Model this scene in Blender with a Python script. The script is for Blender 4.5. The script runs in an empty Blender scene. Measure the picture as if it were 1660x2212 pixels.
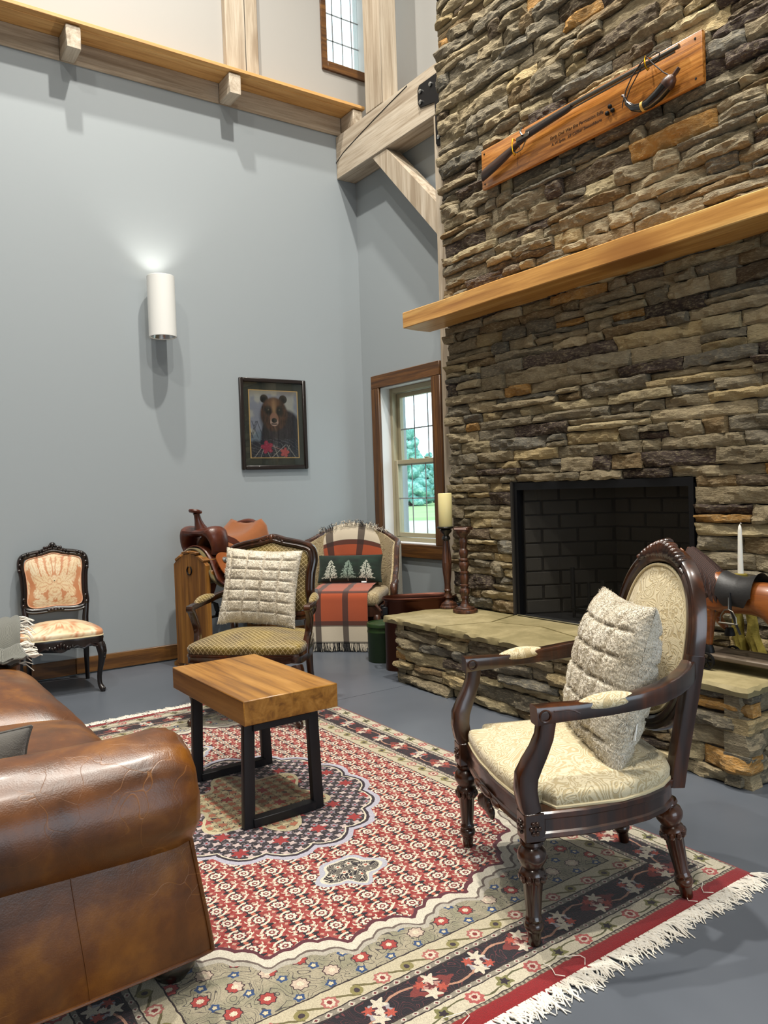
import bpy, bmesh, math, random
import numpy as np
from mathutils import Vector, Matrix
from math import sin, cos, pi, radians, sqrt

scene = bpy.context.scene
COL = scene.collection
random.seed(7)
RNG = np.random.default_rng(11)

# ------------------------------------------------------------------ camera, world, lights, exposure
CAM = Vector((5.5394, -3.6786, 1.2035))
YAW, PITCH, ROLL, FPX = radians(55.1467), radians(1.75519), radians(1.93074), 1675.75


def cam_axes():
    f = Vector((-sin(YAW) * cos(PITCH), cos(YAW) * cos(PITCH), -sin(PITCH)))
    r = Vector((cos(YAW), sin(YAW), 0))
    d = f.cross(r)
    return cos(ROLL) * r + sin(ROLL) * d, -sin(ROLL) * r + cos(ROLL) * d, f


cr, cd, cf = cam_axes()
cam_data = bpy.data.cameras.new('camera')
cam = bpy.data.objects.new('camera', cam_data)
COL.objects.link(cam)
m4 = Matrix((cr, -cd, -cf)).transposed().to_4x4()
m4.translation = CAM
cam.matrix_world = m4
cam_data.sensor_fit = 'HORIZONTAL'
cam_data.sensor_width = 36
cam_data.lens = FPX / 1660 * 36
cam_data.clip_start = .05
cam_data.clip_end = 300
scene.camera = cam

scene.view_settings.view_transform = 'Standard'
scene.view_settings.look = 'None'
scene.view_settings.exposure = 0.0
scene.view_settings.gamma = 1.0
scene.view_settings.use_curve_mapping = False

world = bpy.data.worlds.new('overcast_sky')
scene.world = world
world.use_nodes = True
wb = world.node_tree.nodes['Background']
wb.inputs[0].default_value = (.80, .93, 1.0, 1)
wb.inputs[1].default_value = 3.2


def lamp(kind, loc, power, color=(1, 1, 1), size=.1, aim=None, sizey=None, spot=None):
    d = bpy.data.lights.new('lamp_light', kind)
    d.energy = power
    d.color = color
    if kind == 'AREA':
        d.shape = 'RECTANGLE' if sizey else 'DISK'
        d.size = size
        if sizey:
            d.size_y = sizey
    else:
        d.shadow_soft_size = size
    if kind == 'SPOT':
        d.spot_size = spot or radians(150)
        d.spot_blend = .6
    o = bpy.data.objects.new('lamp_light', d)
    COL.objects.link(o)
    o.location = loc
    if aim is not None:
        o.rotation_euler = (Vector(aim) - Vector(loc)).to_track_quat('-Z', 'Y').to_euler()
    return o


WARM = (1.0, .95, .86)
HB = 132          # high-bay ceiling lamps, main pair triangulated from the ledge's shadows, others added out of view
for lx, ly, k in ((2.78, -1.38, 1.7), (1.68, -2.57, 1.35), (5.2, -2.6, 1.0), (4.1, -5.0, .8), (6.9, -5.2, .5), (6.4, -.9, .5)):
    lamp('AREA', (lx, ly, 7.45), HB * k, WARM, .16, (lx, ly, 0)).data.spread = radians(145)      # reflector high-bays
# added area lamp behind / right of the camera imitates assumed daylight; no glazing there
lamp('AREA', (9.15, -2.4, 1.7), 95, (.72, .86, 1.0), 3.2, (0, -2.4, 1.3), 2.4)


# ------------------------------------------------------------------ small helpers
def S(h):
    h = h.lstrip('#')
    r = []
    for i in (0, 2, 4):
        c = int(h[i:i + 2], 16) / 255
        r.append(c / 12.92 if c <= .04045 else ((c + .055) / 1.055) ** 2.4)
    return tuple(r) + (1.0,)


def Sa(h):
    return np.array(S(h)[:3])


def hash3(ix, iy, iz):
    h = (ix.astype(np.int64) * 374761393 + iy.astype(np.int64) * 668265263 + iz.astype(np.int64) * 1274126177) & 0x7fffffff
    h = ((h ^ (h >> 13)) * 1274126177) & 0x7fffffff
    h = h ^ (h >> 16)
    return (h & 0xffff) / 65535.0


def vnoise(x, y, z):
    x, y, z = np.broadcast_arrays(np.asarray(x, float), np.asarray(y, float), np.asarray(z, float))
    ix, iy, iz = np.floor(x), np.floor(y), np.floor(z)
    fx, fy, fz = x - ix, y - iy, z - iz
    fx, fy, fz = [t * t * (3 - 2 * t) for t in (fx, fy, fz)]
    out = 0
    for a in (0, 1):
        for b in (0, 1):
            for c in (0, 1):
                w = (fx if a else 1 - fx) * (fy if b else 1 - fy) * (fz if c else 1 - fz)
                out = out + w * hash3(ix + a, iy + b, iz + c)
    return out * 2 - 1


def fbm(x, y, z, o=3):
    s, a = 0, 1.0
    for i in range(o):
        s = s + a * vnoise(x * 2 ** i, y * 2 ** i, z * 2 ** i + i * 17.3)
        a *= .5
    return s


def smooth(e0, e1, x):
    t = np.clip((x - e0) / (e1 - e0), 0, 1)
    return t * t * (3 - 2 * t)


# ------------------------------------------------------------------ mesh builder
class MB:
    def __init__(s):
        s.v, s.f, s.uv, s.col = [], [], [], []

    def add(s, v, f, uv=None, col=None):
        n = len(s.v)
        s.v += [tuple(p) for p in v]
        s.f += [tuple(i + n for i in q) for q in f]
        if uv is not None:
            s.uv += [tuple(p) for p in uv]
        if col is not None:
            s.col += [tuple(p) for p in col]
        return s

    def box(s, x0, x1, y0, y1, z0, z1, bev=0, M=None, seg=1):
        if not bev:
            v = [(x0, y0, z0), (x1, y0, z0), (x1, y1, z0), (x0, y1, z0), (x0, y0, z1), (x1, y0, z1), (x1, y1, z1), (x0, y1, z1)]
            f = [(0, 3, 2, 1), (4, 5, 6, 7), (0, 1, 5, 4), (1, 2, 6, 5), (2, 3, 7, 6), (3, 0, 4, 7)]
        else:
            bm = bmesh.new()
            bmesh.ops.create_cube(bm, size=1)
            for q in bm.verts:
                q.co = Vector((x0 + (q.co.x + .5) * (x1 - x0), y0 + (q.co.y + .5) * (y1 - y0), z0 + (q.co.z + .5) * (z1 - z0)))
            bmesh.ops.bevel(bm, geom=bm.edges[:], offset=bev, segments=seg, profile=.5, affect='EDGES')
            bm.verts.index_update()
            v = [q.co.copy() for q in bm.verts]
            f = [[q.index for q in p.verts] for p in bm.faces]
            bm.free()
        if M is not None:
            v = [M @ Vector(p) for p in v]
        return s.add(v, f)

    def rings(s, rings, cap=True, closed=False):
        n = len(rings[0])
        v = [p for r in rings for p in r]
        f = []
        R = len(rings)
        for i in range(R if closed else R - 1):
            a, b = i * n, ((i + 1) % R) * n
            for j in range(n):
                k = (j + 1) % n
                f.append((a + j, a + k, b + k, b + j))
        if cap and not closed:
            f.append(tuple(range(n))[::-1])
            f.append(tuple((R - 1) * n + j for j in range(n)))
        return s.add(v, f)

    def lathe(s, prof, n=16, loc=(0, 0, 0), M=None, flute=0, nfl=8):
        T = Matrix.Translation(loc) @ (M.to_4x4() if M is not None else Matrix())
        rr = []
        for p in prof:
            r, z = p[0], p[1]
            fl = p[2] if len(p) > 2 else 0
            ring = []
            for j in range(n):
                a = 2 * pi * j / n
                q = r * (1 - fl * (.5 + .5 * cos(nfl * a)))
                ring.append(T @ Vector((q * cos(a), q * sin(a), z)))
            rr.append(ring)
        return s.rings(rr)

    def tube(s, pts, rad, n=8, closed=False, cap=True):
        P = [Vector(p) for p in pts]
        R = len(P)
        rad = rad if isinstance(rad, (list, tuple)) else [rad] * R
        out = []
        N = None
        for i in range(R):
            if closed:
                t = P[(i + 1) % R] - P[i - 1]
            else:
                t = P[min(i + 1, R - 1)] - P[max(i - 1, 0)]
            t.normalize()
            if N is None:
                N = t.orthogonal().normalized()
            else:
                N = (N - t * N.dot(t))
                N = N.normalized() if N.length > 1e-6 else t.orthogonal().normalized()
            B = t.cross(N)
            out.append([P[i] + rad[i] * (cos(2 * pi * j / n) * N + sin(2 * pi * j / n) * B) for j in range(n)])
        return s.rings(out, cap=cap, closed=closed)

    def sweep(s, pts, w, h, up=(0, 0, 1), ch=.3, closed=False, cap=True):
        """rounded-rectangle bar: w along t x up, h along up"""
        P = [Vector(p) for p in pts]
        R = len(P)
        up = Vector(up)
        W = w if isinstance(w, (list, tuple)) else [w] * R
        H = h if isinstance(h, (list, tuple)) else [h] * R
        c = ch
        sec = [(1, 1 - c), (1 - c * .3, 1 - c * .3), (1 - c, 1), (-1 + c, 1), (-1 + c * .3, 1 - c * .3), (-1, 1 - c), (-1, -1 + c), (-1 + c * .3, -1 + c * .3),
               (-1 + c, -1), (1 - c, -1), (1 - c * .3, -1 + c * .3), (1, -1 + c)]
        out = []
        for i in range(R):
            if closed:
                t = P[(i + 1) % R] - P[i - 1]
            else:
                t = P[min(i + 1, R - 1)] - P[max(i - 1, 0)]
            t.normalize()
            side = t.cross(up).normalized()
            u = side.cross(t).normalized()
            out.append([P[i] + side * (a * W[i] / 2) + u * (b * H[i] / 2) for a, b in sec])
        return s.rings(out, cap=cap, closed=closed)

    def grid(s, fn, nu, nv, uv=True, colfn=None, flip=False):
        v, t, c = [], [], []
        for i in range(nu + 1):
            for j in range(nv + 1):
                a, b = i / nu, j / nv
                v.append(fn(a, b))
                t.append((a, b))
                if colfn:
                    c.append(colfn(a, b))
        f = []
        m = nv + 1
        for i in range(nu):
            for j in range(nv):
                q = (i * m + j, (i + 1) * m + j, (i + 1) * m + j + 1, i * m + j + 1)
                f.append(q[::-1] if flip else q)
        return s.add(v, f, t if uv else None, c if colfn else None)

    def ngrid(s, V, uv=None, col=None, flip=False):
        """V: array (nu,nv,3)"""
        nu, nv = V.shape[:2]
        idx = np.arange(nu * nv).reshape(nu, nv)
        f = np.stack([idx[:-1, :-1], idx[1:, :-1], idx[1:, 1:], idx[:-1, 1:]], -1).reshape(-1, 4)
        if flip:
            f = f[:, ::-1]
        return s.add(V.reshape(-1, 3).tolist(), f.tolist(), None if uv is None else uv.reshape(-1, 2).tolist(),
                     None if col is None else col.reshape(-1, col.shape[-1]).tolist())

    def prism(s, poly, z0, z1, M=None):
        """poly: list of (x,y) CCW"""
        n = len(poly)
        v = [(p[0], p[1], z0) for p in poly] + [(p[0], p[1], z1) for p in poly]
        if M is not None:
            v = [M @ Vector(p) for p in v]
        f = [tuple(range(n))[::-1], tuple(range(n, 2 * n))] + [(i, (i + 1) % n, n + (i + 1) % n, n + i) for i in range(n)]
        return s.add(v, f)

    def ball(s, c, r, n=12, m=8, M=None):
        r = r if isinstance(r, (tuple, list)) else (r, r, r)
        rr = []
        for i in range(1, m):
            t = pi * i / m
            rr.append([(r[0] * sin(t) * cos(2 * pi * j / n), r[1] * sin(t) * sin(2 * pi * j / n), -r[2] * cos(t)) for j in range(n)])
        k = MB()
        k.rings(rr, cap=False)
        b, tp = len(k.v), len(k.v) + 1
        k.v += [(0, 0, -r[2]), (0, 0, r[2])]
        L = (m - 2) * n
        k.f += [(b, (j + 1) % n, j) for j in range(n)] + [(tp, L + j, L + (j + 1) % n) for j in range(n)]
        T = Matrix.Translation(c) @ (M.to_4x4() if M is not None else Matrix())
        return s.add([T @ Vector(p) for p in k.v], k.f)

    def build(s, name, mat, parent=None, sm=True, ang=40, **props):
        me = bpy.data.meshes.new(name)
        me.from_pydata(s.v, [], s.f)
        if s.uv and len(s.uv) == len(s.v):
            L = me.uv_layers.new(name='UVMap')
            vi = np.empty(len(me.loops), dtype=np.int32)
            me.loops.foreach_get('vertex_index', vi)
            L.data.foreach_set('uv', np.array(s.uv, dtype=np.float32)[vi].ravel())
        if s.col and len(s.col) == len(s.v):
            a = me.color_attributes.new('Col', 'FLOAT_COLOR', 'POINT')
            c = np.array(s.col, dtype=np.float32)
            if c.shape[1] == 3:
                c = np.hstack([c, np.ones((len(c), 1), np.float32)])
            a.data.foreach_set('color', c.ravel())
        me.validate()
        if sm:
            me.shade_smooth()
            if ang < 180:
                me.set_sharp_from_angle(angle=radians(ang))
        me.materials.append(mat)
        o = bpy.data.objects.new(name, me)
        COL.objects.link(o)
        if parent is not None:
            o.parent = parent
        for k, v in props.items():
            o[k] = v
        return o


def thing(name, label, cat, loc=(0, 0, 0), rz=0, group=None):
    o = bpy.data.objects.new(name, None)
    COL.objects.link(o)
    o.location = loc
    o.rotation_euler = (0, 0, rz)
    o.empty_display_size = .1
    o['label'] = label
    o['category'] = cat
    if group:
        o['group'] = group
    return o


def struct(name, label=None):
    o = bpy.data.objects.new(name, None)
    COL.objects.link(o)
    o['kind'] = 'structure'
    if label:
        o['label'] = label
    return o


def tag(o, label, cat, group=None):
    o['label'] = label
    o['category'] = cat
    if group:
        o['group'] = group
    return o


def dup(root, loc, rz, label, group=None):
    r = root.copy()
    COL.objects.link(r)
    r.location = loc
    r.rotation_euler = (0, 0, rz)
    r['label'] = label
    if group:
        r['group'] = group
    for ch in list(root.children):
        c = ch.copy()
        COL.objects.link(c)
        c.parent = r
        for g in list(ch.children):
            d = g.copy()
            COL.objects.link(d)
            d.parent = c
    return r


# ------------------------------------------------------------------ material helper
class MT:
    def __init__(s, name):
        s.mat = bpy.data.materials.new(name)
        s.mat.use_nodes = True
        s.nt = s.mat.node_tree
        s.bs = s.nt.nodes['Principled BSDF']
        s._o = None

    def node(s, t, **kw):
        n = s.nt.nodes.new(t)
        for k, v in kw.items():
            setattr(n, k, v)
        return n

    def put(s, sock, v):
        if isinstance(v, EX):
            v = v.s
        if isinstance(v, bpy.types.NodeSocket):
            s.nt.links.new(v, sock)
        elif v is not None:
            sock.default_value = v

    def obj(s):
        if s._o is None:
            s._o = s.node('ShaderNodeTexCoord')
        return s._o.outputs['Object']

    def uv(s):
        if s._o is None:
            s._o = s.node('ShaderNodeTexCoord')
        return s._o.outputs['UV']

    def attr(s, name='Col'):
        n = s.node('ShaderNodeAttribute', attribute_name=name)
        return n.outputs['Color']

    def map(s, vec, scale=(1, 1, 1), rot=(0, 0, 0), loc=(0, 0, 0)):
        n = s.node('ShaderNodeMapping')
        s.put(n.inputs[0], vec)
        n.inputs[1].default_value = loc
        n.inputs[2].default_value = rot
        n.inputs[3].default_value = scale
        return n.outputs[0]

    def noise(s, vec, scale=5, detail=2, rough=.5, dist=0, col=False):
        n = s.node('ShaderNodeTexNoise')
        s.put(n.inputs['Vector'], vec)
        n.inputs['Scale'].default_value = scale
        n.inputs['Detail'].default_value = detail
        n.inputs['Roughness'].default_value = rough
        n.inputs['Distortion'].default_value = dist
        return n.outputs['Color' if col else 'Fac']

    def vor(s, vec, scale=5, feature='F1', rnd=1.0, out='Distance'):
        n = s.node('ShaderNodeTexVoronoi', feature=feature)
        s.put(n.inputs['Vector'], vec)
        n.inputs['Scale'].default_value = scale
        n.inputs['Randomness'].default_value = rnd
        return n.outputs[out]

    def wave(s, vec, scale=5, dist=0, detail=2, dscale=1, bands='X', prof='SIN', kind='BANDS'):
        n = s.node('ShaderNodeTexWave', wave_type=kind, wave_profile=prof)
        if kind == 'BANDS':
            n.bands_direction = bands
        s.put(n.inputs['Vector'], vec)
        n.inputs['Scale'].default_value = scale
        n.inputs['Distortion'].default_value = dist
        n.inputs['Detail'].default_value = detail
        n.inputs['Detail Scale'].default_value = dscale
        return n.outputs['Fac']

    def ramp(s, fac, stops, interp='LINEAR'):
        n = s.node('ShaderNodeValToRGB')
        n.color_ramp.interpolation = interp
        e = n.color_ramp.elements
        while len(e) < len(stops):
            e.new(.5)
        for el, (p, c) in zip(e, stops):
            el.position = p
            el.color = S(c) if isinstance(c, str) else (c if not isinstance(c, (int, float)) else (c, c, c, 1))
        s.put(n.inputs[0], fac)
        return n.outputs[0]

    def mix(s, f, a, b, mode='MIX'):
        n = s.node('ShaderNodeMix', data_type='RGBA', blend_type=mode)
        s.put(n.inputs[0], f)
        s.put(n.inputs[6], S(a) if isinstance(a, str) else a)
        s.put(n.inputs[7], S(b) if isinstance(b, str) else b)
        return n.outputs[2]

    def math(s, op, a, b=None, c=None, clamp=False):
        n = s.node('ShaderNodeMath', operation=op, use_clamp=clamp)
        s.put(n.inputs[0], a)
        if b is not None:
            s.put(n.inputs[1], b)
        if c is not None:
            s.put(n.inputs[2], c)
        return n.outputs[0]

    def sep(s, vec):
        n = s.node('ShaderNodeSeparateXYZ')
        s.put(n.inputs[0], vec)
        return n.outputs

    def comb(s, x, y, z=0.0):
        n = s.node('ShaderNodeCombineXYZ')
        for i, q in enumerate((x, y, z)):
            s.put(n.inputs[i], q)
        return n.outputs[0]

    def bump(s, h, strength=.3, dist=.01, normal=None):
        n = s.node('ShaderNodeBump')
        n.inputs['Strength'].default_value = strength
        n.inputs['Distance'].default_value = dist
        s.put(n.inputs['Height'], h)
        if normal is not None:
            s.put(n.inputs['Normal'], normal)
        return n.outputs[0]

    def out(s, base, rough=.5, metal=0, normal=None, coat=0, coatr=.1, spec=None, sheen=0, alpha=None, emit=None, estr=0, trans=None, sss=0):
        b = s.bs.inputs
        s.put(b['Base Color'], S(base) if isinstance(base, str) else base)
        s.put(b['Roughness'], rough)
        s.put(b['Metallic'], metal)
        if normal is not None:
            s.put(b['Normal'], normal)
        b['Coat Weight'].default_value = coat
        b['Coat Roughness'].default_value = coatr
        if spec is not None:
            s.put(b['Specular IOR Level'], spec)
        b['Sheen Weight'].default_value = sheen
        if alpha is not None:
            s.put(b['Alpha'], alpha)
        if emit is not None:
            b['Emission Color'].default_value = S(emit) if isinstance(emit, str) else emit
            b['Emission Strength'].default_value = estr
        if trans is not None:
            b['Transmission Weight'].default_value = trans
        if sss:
            b['Subsurface Weight'].default_value = sss
            b['Subsurface Radius'].default_value = (.02, .012, .006)
        return s.mat


class EX:
    """expression on a float socket"""
    def __init__(s, m, k):
        s.m, s.s = m, k

    def _b(s, op, a, b=None, c=None):
        return EX(s.m, s.m.math(op, a, b, c))

    def __add__(s, o): return s._b('ADD', s, o)
    __radd__ = __add__
    def __sub__(s, o): return s._b('SUBTRACT', s, o)
    def __rsub__(s, o): return s._b('SUBTRACT', o, s)
    def __mul__(s, o): return s._b('MULTIPLY', s, o)
    __rmul__ = __mul__
    def __truediv__(s, o): return s._b('DIVIDE', s, o)
    def __neg__(s): return s._b('MULTIPLY', s, -1.0)
    def abs(s): return s._b('ABSOLUTE', s)
    def fract(s): return s._b('FRACT', s)
    def floor(s): return s._b('FLOOR', s)
    def sin(s): return s._b('SINE', s)
    def cos(s): return s._b('COSINE', s)
    def sqrt(s): return s._b('SQRT', s)
    def pow(s, p): return s._b('POWER', s, p)
    def min(s, o): return s._b('MINIMUM', s, o)
    def max(s, o): return s._b('MAXIMUM', s, o)
    def lt(s, o): return s._b('LESS_THAN', s, o)
    def gt(s, o): return s._b('GREATER_THAN', s, o)
    def atan2(s, o): return s._b('ARCTAN2', s, o)
    def tri(s, p): return s._b('PINGPONG', s, p)


def hyp(a, b):
    return (a * a + b * b).sqrt()


# ------------------------------------------------------------------ materials
def mat_paint(name, col, rough=.6, bump=.05):
    m = MT(name)
    n = m.noise(m.obj(), 60, 3, .6)
    n2 = m.noise(m.obj(), 1.2, 2)
    c = m.mix(m.math('MULTIPLY', n2, .10), col, '#8f979a')
    return m.out(c, rough, normal=m.bump(n, bump, .004))


def mat_wood(name, dark, mid, light, axis='x', scale=1.0, rough=.45, coat=0, grain=1.0, knots=0, bump=.15, coatr=.15):
    """straight-grained timber; axis = grain direction in object space"""
    m = MT(name)
    sc = {'x': (.65, 14, 14), 'y': (14, .65, 14), 'z': (14, 14, .65)}[axis]
    v = m.map(m.obj(), tuple(q * scale for q in sc))
    n1 = m.noise(v, 1.5, 4, .6, .6)
    v2 = m.map(m.obj(), tuple(q * scale * 6 for q in sc))
    n2 = m.noise(v2, 1.5, 3, .7)
    c = m.ramp(n1, [(.28, dark), (.5, mid), (.72, light)])
    c = m.mix(m.math('MULTIPLY', m.ramp(n2, [(.45, 0.0), (.7, 1.0)]), .45 * grain), c, dark)
    if knots:
        k = m.vor(m.map(m.obj(), {'x': (.45, 1, 1), 'y': (1, .45, 1), 'z': (1, 1, .45)}[axis]), knots)
        c = m.mix(m.ramp(k, [(.0, 1.0), (.09, .75), (.16, 0.0)]), c, dark)
    return m.out(c, rough, coat=coat, coatr=coatr, normal=m.bump(m.math('ADD', n1, m.math('MULTIPLY', n2, .5)), bump, .004))


M = {}
M['wall'] = mat_paint('grey_wall_paint', S('#979ea2'), .55)
M['wall_white'] = mat_paint('white_wall_paint', S('#a5a29d'), .6)
M['white_trim'] = mat_paint('white_reveal_paint', S('#dedfe0'), .5)
M['ceiling'] = mat_paint('ceiling_paint', S('#a8a49c'), .8)
M['oak_trim'] = mat_wood('dark_oak_trim', '#38200c', '#5b3815', '#7d5224', 'z', 1.6, .42)
M['oak_trim_x'] = mat_wood('dark_oak_trim_x', '#38200c', '#5b3815', '#7d5224', 'x', 1.6, .42)
M['oak_trim_y'] = mat_wood('dark_oak_trim_y', '#38200c', '#613e19', '#855a29', 'y', 1.6, .42)
M['beam_x'] = mat_wood('pale_timber_x', '#85735e', '#b9ab97', '#cfc5b4', 'x', .8, .7, knots=2.2)
M['beam_y'] = mat_wood('pale_timber_y', '#85735e', '#b5a590', '#c9bdaa', 'y', .8, .7, knots=2.2)
M['beam_z'] = mat_wood('pale_timber_z', '#8b7963', '#b5a793', '#cabfae', 'z', .8, .7, knots=2.2)
M['pine_y'] = mat_wood('golden_pine_y', '#a5733a', '#d3a263', '#e2b878', 'y', .8, .55, knots=1.7)
M['mantel'] = mat_wood('golden_oak_x', '#96622a', '#c8934c', '#dfb46e', 'x', .7, .38, coat=.15, bump=.1, knots=1.3)
M['plaque'] = mat_wood('oak_plaque_x', '#5e330c', '#ab6c2a', '#c98c46', 'x', 2.6, .3, coat=.3)
M['slab_top'] = mat_wood('maple_block', '#5f3a10', '#966727', '#b2823f', 'x', 1.1, .36, coat=.12, grain=.5, knots=1.9, bump=.03)
M['walnut'] = mat_wood('polished_walnut', '#140804', '#2c1407', '#54290d', 'z', .6, .28, coat=.6, coatr=.12, bump=.03, grain=.5)
M['ebony'] = mat_wood('near_black_carved_wood', '#070403', '#150a07', '#2c1610', 'z', 1.0, .36, coat=.3, bump=.08)
M['carved_brown'] = mat_wood('antique_carved_wood', '#1e0f08', '#3d2012', '#6b4025', 'z', 2.0, .42, coat=.2, bump=.1)
M['rack_wood'] = mat_wood('stained_pine_z', '#5a3512', '#85561f', '#a87430', 'z', 1.2, .5)
M['rack_wood_y'] = mat_wood('stained_pine_y', '#5a3512', '#8a5c25', '#b07d3a', 'y', 1.2, .5)


def mat_simple(name, col, rough=.5, metal=0, coat=0, bump=0, bscale=80, var=.0, sheen=0, sss=0):
    m = MT(name)
    n = m.noise(m.obj(), bscale, 3)
    c = S(col)
    if var:
        d = tuple(q * (1 - var) for q in c[:3]) + (1,)
        c = m.mix(m.noise(m.obj(), bscale * .12, 3), c, d)
    return m.out(c, rough, metal, coat=coat, sheen=sheen, sss=sss, normal=m.bump(n, bump, .003) if bump else None)


M['black_metal'] = mat_simple('black_powder_coat', '#15161a', .45, .3, bump=.05)
M['plate_black'] = mat_simple('black_steel_plate', '#0c0d11', .5, .4)
M['steel'] = mat_simple('bright_bolt_steel', '#b9b9b6', .3, 1)
M['aluminium'] = mat_simple('aluminium', '#c9cbcc', .2, 1)
M['white_metal'] = mat_simple('white_powder_coat', '#e6e6e2', .45, bump=.03)
M['vinyl'] = mat_simple('beige_window_vinyl', '#a39a7e', .4)
M['vinyl_grey'] = mat_simple('grey_window_bars', '#8d9194', .4)
M['soot'] = mat_simple('sooty_black', '#0c0b0a', .8)
M['firebrick'] = mat_simple('dark_firebrick', '#4a463f', .85, bump=.4, bscale=60, var=.35)
M['mortar'] = mat_simple('dark_mortar', '#2a2621', .9, bump=.3, var=.3)
M['iron'] = mat_simple('cast_iron', '#111112', .6, .5)
M['brass'] = mat_simple('brass_hook', '#c8921f', .25, 1)
M['gun_steel'] = mat_simple('old_gun_steel', '#6d6a63', .35, .9, bump=.05)
M['gun_wood'] = mat_wood('dark_gunstock', '#130a06', '#2c170d', '#4a2a18', 'x', 1.0, .4, coat=.2)
M['horn'] = mat_simple('polished_black_horn', '#0f0d0c', .15, 0, coat=.5)
M['ivory_ring'] = mat_simple('yellowed_horn', '#c9a352', .4)
M['cord'] = mat_simple('dark_leather_cord', '#2a2019', .7)
M['wax'] = mat_simple('cream_wax', '#e2d59a', .45, sss=.3, var=.06)
M['wax_white'] = mat_simple('white_wax', '#e8e4da', .4, sss=.3)
M['green_tin'] = mat_simple('green_painted_tin', '#253d18', .45, .1, bump=.05, bscale=25, var=.3)
M['copper'] = mat_simple('aged_copper', '#512818', .3, .7, bump=.05, bscale=20, var=.45)
M['copper_in'] = mat_simple('dark_copper_inside', '#3b1a0e', .5, .6, var=.3)
M['paper'] = mat_simple('white_paper', '#e9eef0', .6)
M['fringe_cream'] = mat_simple('cream_wool', '#cfc4b0', .9, sheen=.3)
M['fringe_black'] = mat_simple('black_wool', '#14110f', .9, sheen=.3)
M['fringe_white'] = mat_simple('white_cotton', '#e0d9cc', .9, sheen=.2)
M['rubber_black'] = mat_simple('black_wood_foot', '#0f0d0c', .35, coat=.3)
M['felt'] = mat_simple('white_glide', '#d8d8d4', .6)


def mat_stone():
    m = MT('split_face_ledge_stone')
    a = m.attr()
    v = m.obj()
    n1 = m.noise(v, 14, 4, .6, .3)
    n2 = m.noise(m.map(v, (1, 1, 3)), 45, 4, .65)
    c = m.mix(m.ramp(n1, [(.40, 0.0), (.72, .4)]), a, '#6d6250')
    c = m.mix(m.ramp(n2, [(.5, 0.0), (.75, .45)]), c, '#cdbd97')
    c = m.mix(m.ramp(n2, [(.25, .35), (.40, 0.0)]), c, '#2a241c')
    h = m.math('ADD', m.math('MULTIPLY', n1, 1.2), n2)
    return m.out(c, .82, normal=m.bump(h, .9, .014), spec=.25)


M['stone'] = mat_stone()


def mat_flag():
    m = MT('sandstone_flag')
    v = m.obj()
    n1 = m.noise(v, 3.5, 4, .6, .8)
    n2 = m.noise(v, 40, 3, .6)
    c = m.ramp(n1, [(.3, '#776d4b'), (.5, '#8d815d'), (.7, '#a1946f')])
    c = m.mix(m.ramp(n2, [(.5, 0.0), (.8, .35)]), c, '#5f5635')
    return m.out(c, .6, normal=m.bump(m.math('ADD', n1, m.math('MULTIPLY', n2, .4)), .35, .008), spec=.35)


M['flag'] = mat_flag()
M['flag_joint'] = mat_simple('pale_flag_joint', '#a39a73', .8, bump=.2)


def mat_floor():
    m = MT('grey_sealed_concrete')
    v = m.obj()
    n1 = m.noise(v, .9, 4, .55, .5)
    n2 = m.noise(v, 30, 3, .6)
    c = m.ramp(n1, [(.3, '#4b5057'), (.55, '#555a62'), (.75, '#60656c')])
    r = m.math('ADD', .30, m.math('MULTIPLY', n1, .16))
    return m.out(c, r, normal=m.bump(n2, .03, .003), spec=.45)


M['floor'] = mat_floor()


def mat_leather(name, dark, mid, light, crack=True, rough=.36, coat=.12):
    m = MT(name)
    v = m.obj()
    n1 = m.noise(v, 2.6, 4, .6, .8)
    n2 = m.noise(v, 9, 4, .65, .4)
    c = m.ramp(m.math('ADD', m.math('MULTIPLY', n1, .65), m.math('MULTIPLY', n2, .35)), [(.30, dark), (.5, mid), (.68, light)])
    vw = m.map(v, (1, 1, 1))
    wob = m.noise(v, 5, 2, .5, 0, True)
    mv = m.node('ShaderNodeMix', data_type='VECTOR')
    m.put(mv.inputs[0], .25)
    m.put(mv.inputs[4], vw)
    m.put(mv.inputs[5], wob)
    e1 = m.vor(mv.outputs[1], 13, 'DISTANCE_TO_EDGE')
    cr_ = m.ramp(e1, [(0.0, 1.0), (.010, 0.0)])
    gate = m.ramp(m.noise(v, 3.3, 2), [(.48, 0.0), (.68, 1.0)])
    if crack:
        c = m.mix(m.math('MULTIPLY', m.math('MULTIPLY', cr_, gate), .32), c, '#b87a3a')
    g = m.vor(v, 260, 'F1')
    h = m.math('ADD', m.math('MULTIPLY', g, .12), m.math('MULTIPLY', n2, 1.0))
    h = m.math('SUBTRACT', h, m.math('MULTIPLY', m.math('MULTIPLY', cr_, gate), .25))
    r = m.math('ADD', rough - .08, m.math('MULTIPLY', n2, .18))
    return m.out(c, r, coat=coat, coatr=.18, normal=m.bump(h, .28, .006))


M['leather'] = mat_leather('worn_cognac_leather', '#2d1505', '#613509', '#8c5710')
M['saddle'] = mat_leather('reddish_saddle_leather', '#2d1209', '#512414', '#6b361f', False, .36, .2)
M['saddle_tan'] = mat_leather('tan_saddle_leather', '#6b3312', '#8f4c1a', '#a8602a', False, .4, .15)
M['suede'] = mat_simple('orange_suede_seat', '#8a4c17', .85, bump=.2, bscale=150, var=.2, sheen=.3)
M['fleece'] = mat_simple('olive_fleece', '#6f6138', .95, bump=.6, bscale=120, var=.4, sheen=.4)
M['black_leather'] = mat_simple('black_toy_leather', '#1b1a1a', .5, bump=.2)


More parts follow.
